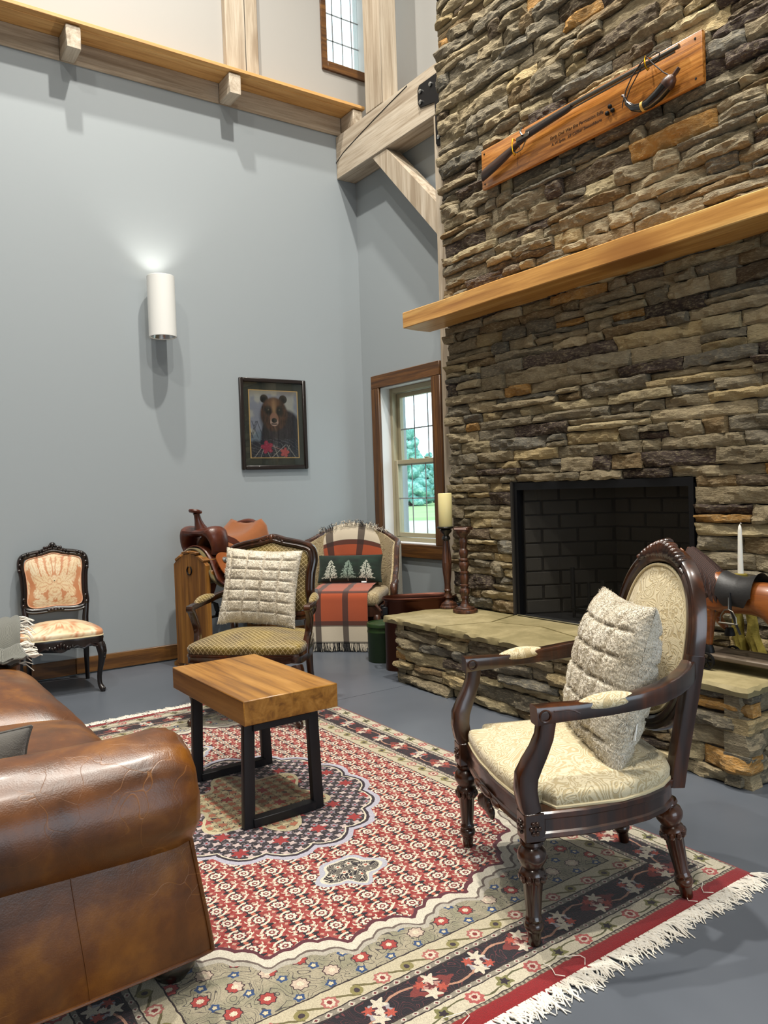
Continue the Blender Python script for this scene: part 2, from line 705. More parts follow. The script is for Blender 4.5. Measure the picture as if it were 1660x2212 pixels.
def mat_paisley(name='cream_paisley_chenille', lo='#b9a77f', hi='#d8cba9', sc=1.0):
    m = MT(name)
    v = m.map(m.obj(), (sc, sc, sc))
    big = EX(m, m.noise(v, 8, 1.5, .5, 1.4))
    l1 = (big * 130.0).sin()
    fine = EX(m, m.noise(v, 26, 2, .5, 1.0))
    l2 = (fine * 42.0).sin()
    sw = EX(m, m.ramp(m.noise(v, 5, 1), [(.42, 0.0), (.55, 1.0)]))
    pat = l1 * sw + l2 * (1.0 - sw)
    f = m.ramp(pat * .5 + .5, [(.25, 0.0), (.55, 1.0)])
    n = m.noise(m.obj(), 400, 2)
    c = m.mix(f, lo, hi)
    c = m.mix(m.math('MULTIPLY', n, .18), c, '#7a6a48')
    return m.out(c, .85, sheen=.25, normal=m.bump(m.math('ADD', f, m.math('MULTIPLY', n, .5)), .5, .003))


M['paisley'] = mat_paisley()
M['tan_velvet'] = mat_paisley('tan_faded_velvet', '#8d7a58', '#b3a17c')
M['piping'] = mat_simple('cream_piping', '#c9bb98', .8, bump=.2, bscale=300)


def mat_lattice():
    m = MT('gold_lattice_brocade')
    x, y, z = [EX(m, q) for q in m.sep(m.obj())]
    w = y - z
    a = ((x * 1.2 + w) / .031).fract()
    b = ((x * 1.2 - w) / .031).fract()
    da = (a - .5).abs()
    db = (b - .5).abs()
    line = da.max(db)
    f = m.ramp(line, [(.435, 0.0), (.465, 1.0)])
    n = m.noise(m.obj(), 260, 2)
    big = m.noise(m.obj(), 6, 2)
    base = m.ramp(big, [(.3, '#503d0c'), (.55, '#7a630f'), (.75, '#967e14')])
    c = m.mix(m.ramp(line, [(.1, .35), (.3, 0.0)]), base, '#33240c')
    c = m.mix(f, c, '#c3ae82')
    c = m.mix(m.math('MULTIPLY', n, .2), c, '#2a1d0c')
    return m.out(c, .55, sheen=.25, normal=m.bump(f, .4, .002))


M['lattice'] = mat_lattice()


def mat_attr(name, rough=.7, sheen=0, bscale=300, bump=.15, coat=0):
    m = MT(name)
    n = m.noise(m.obj(), bscale, 2)
    c = m.mix(m.math('MULTIPLY', n, .12), m.attr(), (0.02, .015, .01, 1))
    return m.out(c, rough, sheen=sheen, coat=coat, normal=m.bump(n, bump, .002))


M['damask'] = mat_attr('salmon_ivory_damask', .5, .2)
M['print'] = mat_attr('wildlife_print', .5, 0, 200, 0)
M['velvet_print'] = mat_attr('green_velvet_with_trees', .9, .15)


def mat_fur():
    m = MT('patchwork_faux_fur')
    v = m.obj()
    n1 = m.noise(m.map(v, (1, 1, 1)), 9, 3, .6, .5)
    n2 = m.noise(m.map(v, (1, 2.2, .45)), 230, 3, .65, .6)
    c = m.ramp(n1, [(.3, '#cbbfa8'), (.5, '#e0d7c4'), (.72, '#ece5d7')])
    c = m.mix(m.ramp(n2, [(.25, .45), (.45, 0.0)]), c, '#b3a388')
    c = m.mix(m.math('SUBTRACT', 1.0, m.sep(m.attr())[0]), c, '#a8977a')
    return m.out(c, .95, sheen=.6, normal=m.bump(m.math('ADD', n2, m.math('MULTIPLY', n1, .4)), .5, .006))


M['fur'] = mat_fur()


def mat_plaid():
    m = MT('orange_cream_black_plaid_wool')
    u, v = [EX(m, q) for q in m.sep(m.uv())[:2]]

    def band(e, c, w):
        return (e - c).abs().lt(w)
    # v: metres along the throw from its front end, u: metres across
    end = v.lt(.115).max(v.gt(1.035))
    c = m.mix(end, '#a8481f', '#d6cab2')
    black = band(v, .125, .018).max(band(v, .335, .012)).max(band(v, 1.02, .018))
    c = m.mix(black * .8, c, '#1a1614')
    cols = band(u, .055, .022).max(band(u, .262, .022)).max(band(u, .46, .022))
    c = m.mix(cols * .86, c, '#1a1210')
    n = m.noise(m.obj(), 500, 2)
    c = m.mix(m.math('MULTIPLY', n, .3), c, '#5a2a16')
    return m.out(c, .92, sheen=.5, normal=m.bump(n, .3, .002))


M['plaid'] = mat_plaid()


def mat_grey_throw():
    m = MT('grey_herringbone_wool')
    x, y, z = [EX(m, q) for q in m.sep(m.obj())]
    w = m.wave(m.obj(), 130, 1.5, 2, 1, 'DIAGONAL')
    c = m.mix(w, '#4f504a', '#7b7b73')
    return m.out(c, .95, sheen=.3, normal=m.bump(w, .4, .003))


M['grey_throw'] = mat_grey_throw()
M['grey_cushion'] = mat_simple('grey_linen', '#56534e', .95, bump=.5, bscale=260, var=.25, sheen=.3)


def mat_rug():
    m = MT('persian_wool_rug')
    X, Y, Z = [EX(m, q) for q in m.sep(m.obj())]
    wob = EX(m, m.noise(m.obj(), 40, 2)) - .5
    wob2 = EX(m, m.noise(m.map(m.obj(), (1, 1, 1), loc=(3.3, 7.1, 0)), 40, 2)) - .5
    u = X + wob * .010
    v = Y + wob2 * .010
    aU, aV = u.abs(), v.abs()
    PU, PV = 1.435, .945
    du, dv = PU - aU, PV - aV
    d = du.min(dv)
    g = du.lt(dv)
    t = v * g + u * (1.0 - g)

    def cell(e, p, off=0.0):
        return (((e + off) / p).fract() - .5) * p

    def ros(a, b, n, amp):
        r = hyp(a, b)
        th = b.atan2(a)
        return r * (1.0 + (th * float(n)).cos() * amp), r, th

    RED, ROSE, NAVY, IVORY, CREAM = '#93231f', '#a8504a', '#17131d', '#d9cfb8', '#c3b89c'
    # ---- repeating herati field
    p = .078
    row = (v / p).floor()
    half = ((row * .5).fract()) * p
    a, b = cell(u + half, p), cell(v, p)
    n_red = m.noise(m.obj(), 55, 2)
    c = m.mix(m.ramp(n_red, [(.35, 0.0), (.65, 1.0)]), RED, ROSE)
    lat = ((a.abs() + b.abs()) / p - .46).abs().lt(.035)
    c = m.mix(lat * .85, c, '#3a171c')
    sm = (cell(u, p / 3).abs() + cell(v, p / 3).abs()).lt(p * .085)
    c = m.mix(sm * .75, c, '#d8b79f')
    # dark palmette flowers between rosettes
    a2 = cell(u + half, p, p * .5)
    q, r2, th2 = ros(a2, b, 6, .25)
    c = m.mix(q.lt(.0190), c, NAVY)
    c = m.mix(q.lt(.0065), c, '#c46a52')
    a3, b3 = cell(u + half, p), cell(v, p, p * .5)
    q3, r3, _ = ros(a3, b3, 5, .3)
    c = m.mix(q3.lt(.013), c, '#e2d6bf')
    c = m.mix(q3.lt(.006), c, RED)
    # ivory crescents round each rosette
    q1, r1, th1 = ros(a, b, 8, .12)
    cres = (r1 - .0285).abs().lt(.0038) * ((th1 * 2.0 + .8).sin().gt(.15))
    c = m.mix(cres, c, '#e4dac4')
    c = m.mix(q1.lt(.0195), c, '#2a1118')
    c = m.mix(q1.lt(.0165), c, '#e6ddca')
    c = m.mix(q1.lt(.0088), c, '#7b2a2a')
    c = m.mix(q1.lt(.004), c, '#e6ddca')
    # ---- spandrels
    rho = ((aU / 1.05).pow(2.7) + (aV / .77).pow(2.7)).pow(1 / 2.7)
    ang = (v * 1.36).atan2(u)
    scal = ((ang * 12.0).sin()).abs() * .042 + ((ang * 36.0 + .6).sin()).abs() * .012
    f = rho + scal
    p2 = .088
    sa, sb = cell(u, p2), cell(v + ((u / p2).floor() * .5).fract() * p2, p2)
    qs, rs, ths = ros(sa, sb, 8, .10)
    sp = m.mix(m.ramp(m.noise(m.obj(), 18, 2), [(.4, 0.0), (.6, 1.0)]), '#aba189', '#959078')
    curl = EX(m, m.noise(m.obj(), 11, 1.5, .5, 1.2))
    sp = m.mix(((curl * 40.0).sin()).abs().lt(.22) * .85, sp, '#2a2630')
    sp = m.mix(qs.lt(.0225), sp, '#3a1d26')
    sp = m.mix(qs.lt(.0195), sp, m.mix(((u / p2).floor() * .37 + (v / p2).floor() * .71).fract().gt(.6), '#a8403a', '#cdb8a4'))
    sp = m.mix(qs.lt(.0085), sp, '#dccfb5')
    q5, r5, _ = ros(cell(u, p2, p2 * .5), cell(v, p2, p2 * .3), 5, .16)
    sp = m.mix(q5.lt(.013), sp, '#2d4a77')
    sp = m.mix(q5.lt(.006), sp, '#d9c9a4')
    c = m.mix(f.gt(1.0), c, sp)
    c = m.mix((f - 1.014).abs().lt(.017), c, '#d9d1bf')
    c = m.mix((f - 1.036).abs().lt(.005), c, '#6b5d55')
    c = m.mix((f - 1.047).abs().lt(.008), c, '#b9b2a4')
    c = m.mix((f - .993).abs().lt(.007), c, '#5b2430')
    # ---- medallion
    mr = hyp(u / .50, v / .44)
    ma = (v / .44).atan2(u / .50)
    ms = mr - ((ma * 8.0).sin()).abs() * .075
    md = m.mix(0.0, NAVY, NAVY)
    p4 = .052
    qa, ra, tha = ros(cell(u, p4), cell(v, p4), 6, .2)
    qb, rb, thb = ros(cell(u, p4, p4 / 2), cell(v, p4, p4 / 2), 4, .3)
    md = m.mix((curl * 60.0).sin().abs().lt(.22), md, '#7b6a6a')
    md = m.mix(qb.lt(.0115), md, '#cbb7b2')
    md = m.mix(qa.lt(.0125), md, '#9a8e97')
    md = m.mix(qa.lt(.005), md, '#8f2f2f')
    q6, r6, _ = ros(cell(u, .15), cell(v, .15), 6, .3)
    md = m.mix(q6.lt(.023), md, '#9b2c2b')
    inn = mr - (ma * 6.0).cos() * .10
    it = m.mix(((curl * 40.0).sin()).abs().lt(.35), '#b3a67f', '#3a2a2a')
    it = m.mix(qa.lt(.015), it, '#b06a4c')
    it = m.mix(qb.lt(.012), it, '#cdbd95')
    it = m.mix(q6.lt(.02), it, '#a03a35')
    md = m.mix(inn.lt(.56), md, '#cbbf9b')
    md = m.mix(inn.lt(.52), md, it)
    c = m.mix(ms.lt(1.0), c, '#b9b6c4')
    c = m.mix(ms.lt(.955), c, '#2a1d2a')
    c = m.mix(ms.lt(.93), c, '#d9cfb8')
    c = m.mix(ms.lt(.915), c, md)
    # pendants on the long axis
    pu = aU - .70
    pd = hyp(pu / .105, v / .13)
    pa = v.atan2(pu)
    ps = pd + ((pa * 2.0).sin()).abs() * .18 - ((pa * 5.0).cos()) * .10
    c = m.mix(ps.lt(.98), c, '#b9bac6')
    c = m.mix(ps.lt(.84), c, '#e0d8c4')
    c = m.mix(ps.lt(.76), c, m.mix((curl * 80.0).sin().abs().lt(.35), NAVY, '#d8cdb8'))
    qp, _, _ = ros(cell(u, .04), cell(v, .04), 5, .3)
    c = m.mix(ps.lt(.66) * qp.lt(.010), c, '#e0d8c4')
    c = m.mix(ps.lt(.66) * qp.lt(.0045), c, '#a8452f')
    # ---- borders
    def line(dc, w, col, cc):
        return m.mix((d - dc).abs().lt(w), cc, col)

    bt = EX(m, m.noise(m.obj(), 90, 2))
    # inner guard
    gi = m.mix(0.0, '#c6bb9f', '#c6bb9f')
    qg, rg, tg = ros(cell(t, .15), d - .232, 8, .1)
    gi = m.mix(((cell(t, .075) * .5 + (d - .232)).abs()).lt(.004), gi, '#6d6440')
    gi = m.mix(((cell(t, .15, .075) * cell(t, .15, .075)) + ((d - .232) * (d - .232))).sqrt().lt(.017), gi, '#8c8350')
    gi = m.mix(((cell(t, .15, .075) * cell(t, .15, .075)) + ((d - .232) * (d - .232))).sqrt().lt(.008), gi, '#3b2f35')
    gi = m.mix(qg.lt(.021), gi, '#b06a62')
    gi = m.mix(qg.lt(.014), gi, '#dccdb6')
    gi = m.mix(qg.lt(.007), gi, '#8a2f2f')
    c = m.mix(d.lt(.274), c, gi)
    # dotted grey stripes
    st = m.mix((cell(t, .032).abs() + (d - .196).abs()).lt(.010), '#8d8577', '#c9bfae')
    st = m.mix((cell(t, .032).abs() + (d - .196).abs()).lt(.0045), st, '#6e2b2f')
    c = m.mix(d.lt(.206), c, st)
    # main border
    P = .30
    mb = m.mix(0.0, NAVY, NAVY)
    dd = d - .135
    vine = (dd - ((t * (2 * pi / P)).sin()) * .030).abs().lt(.0035)
    mb = m.mix((curl * 46.0).sin().abs().lt(.20) * .8, mb, '#6b3438')
    mb = m.mix(vine, mb, '#b98a72')
    A = cell(t, P)
    pal = (A.abs() / .062 + dd.abs() / .040)
    ser = ((A * 260.0).sin()) * .06
    mb = m.mix((pal + ser).lt(1.12), mb, '#7d332f')
    mb = m.mix((A.abs() / .036 + dd.abs() / .026).lt(1.0), mb, '#2a1c28')
    mb = m.mix((A.abs() / .030 + dd.abs() / .021).lt(1.0), mb, '#b98b80')
    q8, r8, _ = ros(A, dd, 6, .3)
    mb = m.mix(q8.lt(.010), mb, '#6b2527')
    B = cell(t, P, P / 2)
    q9, r9, t9 = ros(B, dd, 8, .12)
    mb = m.mix(q9.lt(.031), mb, '#a9a4a8')
    mb = m.mix(q9.lt(.020), mb, '#4a2630')
    mb = m.mix(q9.lt(.011), mb, '#d9cdbb')
    Cc = cell(t, P / 2, P / 4)
    for sgn in (1, -1):
        ql, rl, _ = ros(Cc + sgn * .012, dd + sgn * .024, 5, .35)
        mb = m.mix(ql.lt(.0155), mb, '#d6cbb6')
        ql2, _, _ = ros(Cc - sgn * .02, dd + sgn * .018, 6, .3)
        mb = m.mix(ql2.lt(.0115), mb, '#b5503f')
    c = m.mix(d.lt(.186), c, mb)
    st2 = m.mix((cell(t, .032).abs() + (d - .079).abs()).lt(.009), '#938b7c', '#cdc4b3')
    st2 = m.mix((cell(t, .032).abs() + (d - .079).abs()).lt(.004), st2, '#6e2b2f')
    c = m.mix(d.lt(.088), c, st2)
    go = m.mix(0.0, '#cfc5ad', '#cfc5ad')
    qo, ro, to = ros(cell(t, .19), d - .040, 8, .1)
    qo2, ro2, to2 = ros(cell(t, .19, .095), d - .040, 5, .25)
    go = m.mix(((d - .040) - ((t * (2 * pi / .19)).sin()) * .014).abs().lt(.0025), go, '#5d5b3a')
    go = m.mix(qo2.lt(.019), go, '#7d7a4a')
    go = m.mix(qo2.lt(.010), go, '#2a2028')
    go = m.mix(qo.lt(.022), go, '#b25a55')
    go = m.mix(qo.lt(.013), go, '#d8c3b0')
    go = m.mix(qo.lt(.007), go, '#8c2b2d')
    c = m.mix(d.lt(.070), c, go)
    ed = m.mix(((cell(t, .014)).abs()).lt(.0035), '#a99f8a', '#6a6152')
    c = m.mix(d.lt(.014), c, ed)
    for dc, w in ((.274, .0022), (.206, .002), (.186, .0026), (.088, .0026), (.070, .002), (.014, .0016)):
        c = line(dc, w, '#2a1f20', c)
    c = m.mix(d.lt(.0035), c, '#8d2320')
    c = m.mix(d.lt(-.001), c, '#8c1218')
    pile = m.noise(m.map(m.obj(), (1, 1, 1)), 420, 2, .6)
    c = m.mix(m.ramp(pile, [(.3, .5), (.62, .16)]), c, '#201714')
    return m.out(c, .95, sheen=.25, normal=m.bump(pile, .5, .003), spec=.2)


M['rug'] = mat_rug()


def mat_glass():
    m = MT('window_glass')
    g = m.node('ShaderNodeBsdfGlossy')
    g.inputs['Roughness'].default_value = .02
    t = m.node('ShaderNodeBsdfTransparent')
    t.inputs[0].default_value = (.93, .97, .97, 1)
    mx = m.node('ShaderNodeMixShader')
    mx.inputs[0].default_value = .06
    m.nt.links.new(t.outputs[0], mx.inputs[1])
    m.nt.links.new(g.outputs[0], mx.inputs[2])
    m.nt.links.new(mx.outputs[0], m.nt.nodes['Material Output'].inputs[0])
    return m.mat


M['glass'] = mat_glass()


def mat_screen():
    m = MT('black_woven_fire_mesh')
    x, y, z = [EX(m, q) for q in m.sep(m.obj())]
    p = .0042
    a = (((x + z) / p).fract() - .5).abs()
    b = (((x - z) / p).fract() - .5).abs()
    al = a.max(b).gt(.425)
    return m.out('#1c1b1a', .5, .4, alpha=al * .85 + .04)


M['screen'] = mat_screen()


def mat_foliage():
    m = MT('haze_tinted_pine_foliage')
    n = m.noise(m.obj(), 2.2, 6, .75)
    c = m.ramp(n, [(.34, '#3a736b'), (.5, '#65a39a'), (.64, '#aed6cb')])  # outdoor haze and washed-out brightness painted into the foliage colour
    return m.out(c, .9)


M['foliage'] = mat_foliage()


def mat_ground():
    m = MT('grass_and_gravel')
    x, y, z = m.sep(m.obj())
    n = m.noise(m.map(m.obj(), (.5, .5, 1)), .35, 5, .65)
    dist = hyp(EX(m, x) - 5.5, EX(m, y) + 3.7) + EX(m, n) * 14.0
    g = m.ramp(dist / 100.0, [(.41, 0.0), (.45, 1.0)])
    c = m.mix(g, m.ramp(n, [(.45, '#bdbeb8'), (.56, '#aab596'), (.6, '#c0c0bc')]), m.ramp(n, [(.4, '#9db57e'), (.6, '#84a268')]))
    return m.out(c, .95)


M['ground'] = mat_ground()

# ================================================================== ROOM SHELL
RX, RY, RZ = 9.3, -8.5, 7.6

fl = struct('floor', 'grey sealed concrete floor')
for a, b in ((-.2, 1.748), (1.752, 5.398), (5.402, RX)):
    MB().box(a, b, RY, 0.0 if a > 1 else .25, -.12, 0).build('slab', M['floor'], fl, False)
MB().box(-.2, RX, RY, .25, -.13, -.012).build('joint_bed', M['soot'], fl, False)


def holed(axis, at0, at1, s0, s1, z0, z1, holes):
    """wall slab with rectangular holes; axis 'x': wall normal along x"""
    k = MB()
    ss = sorted({s0, s1} | {h[0] for h in holes} | {h[1] for h in holes})
    zs = sorted({z0, z1} | {h[2] for h in holes} | {h[3] for h in holes})
    for i in range(len(ss) - 1):
        for j in range(len(zs) - 1):
            a, b, c, d = ss[i], ss[i + 1], zs[j], zs[j + 1]
            ms, mz = (a + b) / 2, (c + d) / 2
            if any(h[0] < ms < h[1] and h[2] < mz < h[3] for h in holes):
                continue
            if axis == 'x':
                k.box(at0, at1, a, b, c, d)
            else:
                k.box(a, b, at0, at1, c, d)
    return k


ZB, ZT = 4.142, 4.295      # ledger timber bottom / top on the left wall
wl = holed('x', -.2, 0, RY, .25, 0, ZT, []).build('wall_left', M['wall'], None, False)
wl['kind'] = 'structure'
w = holed('x', -.2, 0, RY, .45, ZT, RZ, [(-.246, .16, 4.735, 5.9)]).build('wall_upper_left', M['wall_white'], None, False)
w['kind'] = 'structure'
w = holed('y', 0, .25, 0, RX, 0, 4.13, [(.265, .96, .755, 2.03), (2.06, 3.40, -.1, 1.212)]).build('wall_right', M['wall'], None, False)
w['kind'] = 'structure'
w = holed('y', .25, .45, 0, RX, 4.13, RZ, []).build('wall_upper_right', M['wall_white'], None, False)
w['kind'] = 'structure'
w = holed('x', RX, RX + .2, RY, .45, 0, RZ, []).build('wall_far_right', M['ceiling'], None, False)
w['kind'] = 'structure'
w = holed('y', RY - .2, RY, -.2, RX, 0, RZ, []).build('wall_back', M['ceiling'], None, False)
w['kind'] = 'structure'
w = MB().box(-.2, RX, RY, .45, RZ, RZ + .1).build('ceiling', M['ceiling'], None, False)
w['kind'] = 'structure'

# baseboards
bb = struct('baseboard_left')
for a, b in ((-8.4, -2.43), (-2.428, -.002)):
    MB().box(.001, .02, a, b, .008, .115, .003).build('board', M['oak_trim_y'], bb)
bb = struct('baseboard_right')
MB().box(.02, 1.5, -.02, -.001, .008, .115, .003).build('board', M['oak_trim_x'], bb)

# ------------------------------------------------------------------ ledge (trim) on the left wall
lg = struct('trim_1', 'pale timber ledger with golden pine board and protruding joist ends above the grey wall')
ys = [RY + .1, -4.7, -3.48, -2.352, -1.215, -.135]
for i in range(len(ys) - 1):
    MB().box(.001, .012, ys[i] + .002, ys[i + 1] - .002, ZB, ZT - .001, .002).build('ledger_timber', M['beam_y'], lg)
for y in ys[1:]:
    MB().box(.0125, .205, y - .002, y + .092, ZB + .002, ZT - .002, .005).build('joist_end', M['beam_x'], lg)
MB().box(.001, .17, RY + .1, -.02, ZT, ZT + .018, .003).build('board', M['pine_y'], lg)
MB().box(.165, .222, RY + .1, -.03, ZT + .006, ZT + .034, .004).build('board_edge', M['pine_y'], lg)

# ------------------------------------------------------------------ timber frame
tb = struct('trim_2', 'pale sawn tie beam running from the corner behind the stone chimney')
MB().box(.001, 3.9, -.186, -.002, 3.782, 4.13, .006).build('beam', M['beam_x'], tb)
ck = MB()
pts = [(.0, 3.92), (.12, 3.965), (.3, 4.0), (.55, 4.045), (.8, 4.085), (1.0, 4.115)]
ck.sweep([(x, -.187, z) for x, z in pts], .004, .006)
ck.build('drying_crack', M['soot'], tb)
pt = struct('trim_3', 'pale timber post standing on the tie beam')
MB().box(.452, .683, -.184, -.03, 4.1315, RZ - .002, .006).build('post', M['beam_z'], pt)
pt = struct('trim_4', 'pale timber post on the upper wall above the ledge')
MB().box(.001, .05, -1.165, -.89, ZT + .036, RZ - .002, .005).build('post', M['beam_z'], pt)
pl_ = MB().box(.051, .058, -1.16, -1.09, 5.27, 5.9, .004).build('steel_plate', M['plate_black'], pt)
MB().lathe([(.013, 0), (.013, .008), (.006, .012)], 10, (.058, -1.125, 5.32), Matrix.Rotation(pi / 2, 3, 'Y')).build('bolt', M['steel'], pl_)
ckm = MB()
ckm.sweep([(.051, -1.0, z) for z in (4.35, 4.8, 5.2, 5.7)], .004, .005, up=(1, 0, 0))
ckm.build('drying_crack', M['soot'], pt)
pt = struct('trim_5', 'pale timber post at the left edge of the stone chimney')
MB().box(1.284, 1.60, -.186, -.002, .0, 3.780, .006).build('post', M['beam_z'], pt)
pp = MB().prism([(1.13, 3.93), (1.15, 3.895), (1.318, 3.865), (1.318, 3.58), (1.335, 3.555), (1.372, 3.555), (1.39, 3.58), (1.39, 4.05), (1.15, 4.05), (1.13, 4.02)][::-1], 0, .008,
                Matrix(((1, 0, 0, 0), (0, 0, -1, -.187), (0, 1, 0, 0), (0, 0, 0, 1)))).build('steel_plate', M['plate_black'], pt, ang=20)
for bx, bz in ((1.165, 4.0), (1.165, 3.925), (1.355, 3.61), (1.28, 4.0)):
    MB().lathe([(.016, 0), (.016, .008), (.007, .013)], 10, (bx, -.196, bz), Matrix.Rotation(pi / 2, 3, 'X')).build('bolt', M['steel'], pp)
br = struct('trim_6', 'pale diagonal knee brace between the tie beam and the post')
k = MB()
poly = [(.51, 3.781), (.70, 3.781), (1.283, 3.19), (1.283, 2.965)]
k.prism([(a, b) for a, b in poly][::-1], 0, .13, Matrix(((1, 0, 0, 0), (0, 0, -1, -.045), (0, 1, 0, 0), (0, 0, 0, 1))))
k.build('brace', M['beam_z'], br, False)

# ------------------------------------------------------------------ window by the fireplace
wi = struct('window_1', 'double-hung window with beige sash and dark oak trim beside the chimney')
X0, X1, Z0, Z1 = .265, .96, .755, 2.03
T = .105
for nm, bx in (('casing', (X0 - T, X1 + T, Z1, Z1 + T)), ('casing', (X0 - T, X0, Z0, Z1 - .001)), ('casing', (X1, X1 + T, Z0, Z1 - .001)), ('casing', (X0 - T, X1 + T, Z0 - T, Z0 - .001))):
    MB().box(bx[0], bx[1], -.024, -.001, bx[2], bx[3], .003).build(nm, M['oak_trim' if bx[1] - bx[0] < .2 else 'oak_trim_x'], wi)
for bx in ((X0, X0 + .006, Z0, Z1), (X1 - .006, X1, Z0, Z1), (X0, X1, Z1 - .006, Z1), (X0, X1, Z0, Z0 + .008)):
    MB().box(bx[0] + .0005, bx[1] - .0005, -.001, .09, bx[2] + .0005, bx[3] - .0005).build('reveal', M['white_trim'], wi, False)
fr = MB()
for bx in ((X0 + .006, X0 + .04, Z0 + .008, Z1 - .006), (X1 - .04, X1 - .006, Z0 + .008, Z1 - .006), (X0 + .04, X1 - .04, Z1 - .045, Z1 - .006), (X0 + .04, X1 - .04, Z0 + .008, Z0 + .04)):
    fr.box(bx[0], bx[1], .085, .17, bx[2], bx[3], .003)
fr.build('window_frame', M['vinyl'], wi)


def sash(x0, x1, z0, z1, y, par, rails):
    k = MB()
    r = .035
    for bx in ((x0, x0 + r, z0, z1), (x1 - r, x1, z0, z1), (x0 + r, x1 - r, z1 - r, z1), (x0 + r, x1 - r, z0, z0 + r)):
        k.box(bx[0], bx[1], y - .018, y + .018, bx[2], bx[3], .003)
    s = k.build('sash', M['vinyl'], par)
    MB().box(x0 + r, x1 - r, y - .003, y + .003, z0 + r, z1 - r).build('pane', M['glass'], s, False)
    g = MB()
    gx0, gx1 = x0 + r, x1 - r
    for i in (1, 2):
        xx = gx0 + (gx1 - gx0) * i / 3
        g.box(xx - .005, xx + .005, y - .007, y - .0035, z0 + r, z1 - r)
    g.box(gx0, gx1, y - .007, y - .0035, (z0 + z1) / 2 - .005, (z0 + z1) / 2 + .005)
    g.build('muntin', M['vinyl_grey'], s, False)


sash(X0 + .045, X1 - .045, 1.385, Z1 - .05, .15, wi, 1)
sash(X0 + .042, X1 - .042, Z0 + .045, 1.43, .11, wi, 1)
for lx in (.52, .72):
    MB().box(lx - .02, lx + .02, .095, .12, 1.431, 1.441, .003).build('sash_lock', M['vinyl'], wi)

w2 = struct('window_2', 'high window with oak trim above the ledge')
Y0, Y1, Q0, Q1 = -.246, .16, 4.735, 5.9
for bx in ((Y0 - .05, Y0, Q0 - .075, Q1 + .05), (Y0, Y1 + .02, Q0 - .075, Q0 - .001)):
    MB().box(.001, .022, bx[0], bx[1], bx[2], bx[3], .003).build('casing', M['oak_trim_y'], w2)
MB().box(-.13, -.001, Y0 + .0005, Y0 + .006, Q0, Q1).build('reveal', M['white_trim'], w2, False)
MB().box(-.13, -.001, Y0 + .006, Y1, Q0 + .0005, Q0 + .007).build('reveal', M['white_trim'], w2, False)
k = MB()
k.box(-.16, -.09, Y0 + .007, Y0 + .05, Q0 + .008, Q1, .003)
k.box(-.16, -.09, Y0 + .05, Y1, Q0 + .008, Q0 + .05, .003)
k.build('sash', M['vinyl'], w2)
MB().box(-.135, -.13, Y0 + .05, Y1, Q0 + .05, Q1).build('pane', M['glass'], w2, False)
k = MB()
for yy in (-.10, -.005, .09):
    k.box(-.129, -.124, yy - .005, yy + .005, Q0 + .05, Q1)
for zz in (5.0, 5.22, 5.44):
    k.box(-.129, -.124, Y0 + .05, Y1, zz - .005, zz + .005)
k.build('muntin', M['vinyl_grey'], w2, False)

# ================================================================== STONEWORK
PAL = [('#877c66', 5), ('#94866b', 5), ('#a59576', 4), ('#787060', 4), ('#af9a70', 2.6), ('#b08346', 1.1), ('#5f5040', 2), ('#493c38', 2.2), ('#706c62', 3), ('#b0a07c', 3), ('#7d6849', 2)]
PW = np.array([p[1] for p in PAL]) / sum(p[1] for p in PAL)
PC = [Sa(p[0]) for p in PAL]


def rock(w, h, dep, rnd, back=.06):
    """split-face stone: local s in [0,w], t in [0,h], o outward; returns verts (s,t,o), faces"""
    nu, nv = max(5, min(24, int(w / .016) + 2)), max(4, min(7, int(h / .013) + 1))
    sd = rnd.random() * 97
    a = np.linspace(0, 1, nu + 1)[:, None] * np.ones((1, nv + 1))
    b = np.ones((nu + 1, 1)) * np.linspace(0, 1, nv + 1)[None, :]
    s, t = a * w, b * h
    js = vnoise(s * 55, t * 55, sd) * .005
    jt = vnoise(s * 24, t * 55, sd + 31) * .005
    inn = np.minimum(np.minimum(a, 1 - a) * nu, np.minimum(b, 1 - b) * nv)
    o = np.full_like(a, dep)
    for k in range(5):
        gx, gy, off = rnd.uniform(-.09, .09), rnd.uniform(-.045, .045), rnd.uniform(0, .016)
        px, py = rnd.uniform(.15, .85), rnd.uniform(.2, .8)
        o = np.minimum(o, dep + off + gx * (a - px) * min(1, w / .15) + gy * (b - py))
    rg_ = 1 - np.abs(fbm(s * 13 + t * 9, t * 30 - s * 6, sd, 2))
    o = o + fbm(s * 20, t * 40, sd + 3, 2) * .005 + (rg_ - .55) * .016
    o = np.maximum(o, dep * .35)
    edge = np.clip(inn, 0, 1)
    o = o - (1 - edge) * rnd.uniform(.004, .011)
    taper = .05 * (b - .5) * h
    V = np.stack([s + js, t + jt, o + taper], -1)
    k = MB()
    k.ngrid(V)
    idx = lambda i, j: i * (nv + 1) + j
    loop = [idx(i, 0) for i in range(nu + 1)] + [idx(nu, j) for j in range(1, nv + 1)] + [idx(i, nv) for i in range(nu - 1, -1, -1)] + [idx(0, j) for j in range(nv - 1, 0, -1)]
    n0 = len(k.v)
    for q in loop:
        p = k.v[q]
        k.v.append((p[0], p[1], -back))
    L = len(loop)
    for i in range(L):
        j = (i + 1) % L
        k.f.append((loop[j], loop[i], n0 + i, n0 + j))
    return k.v, k.f


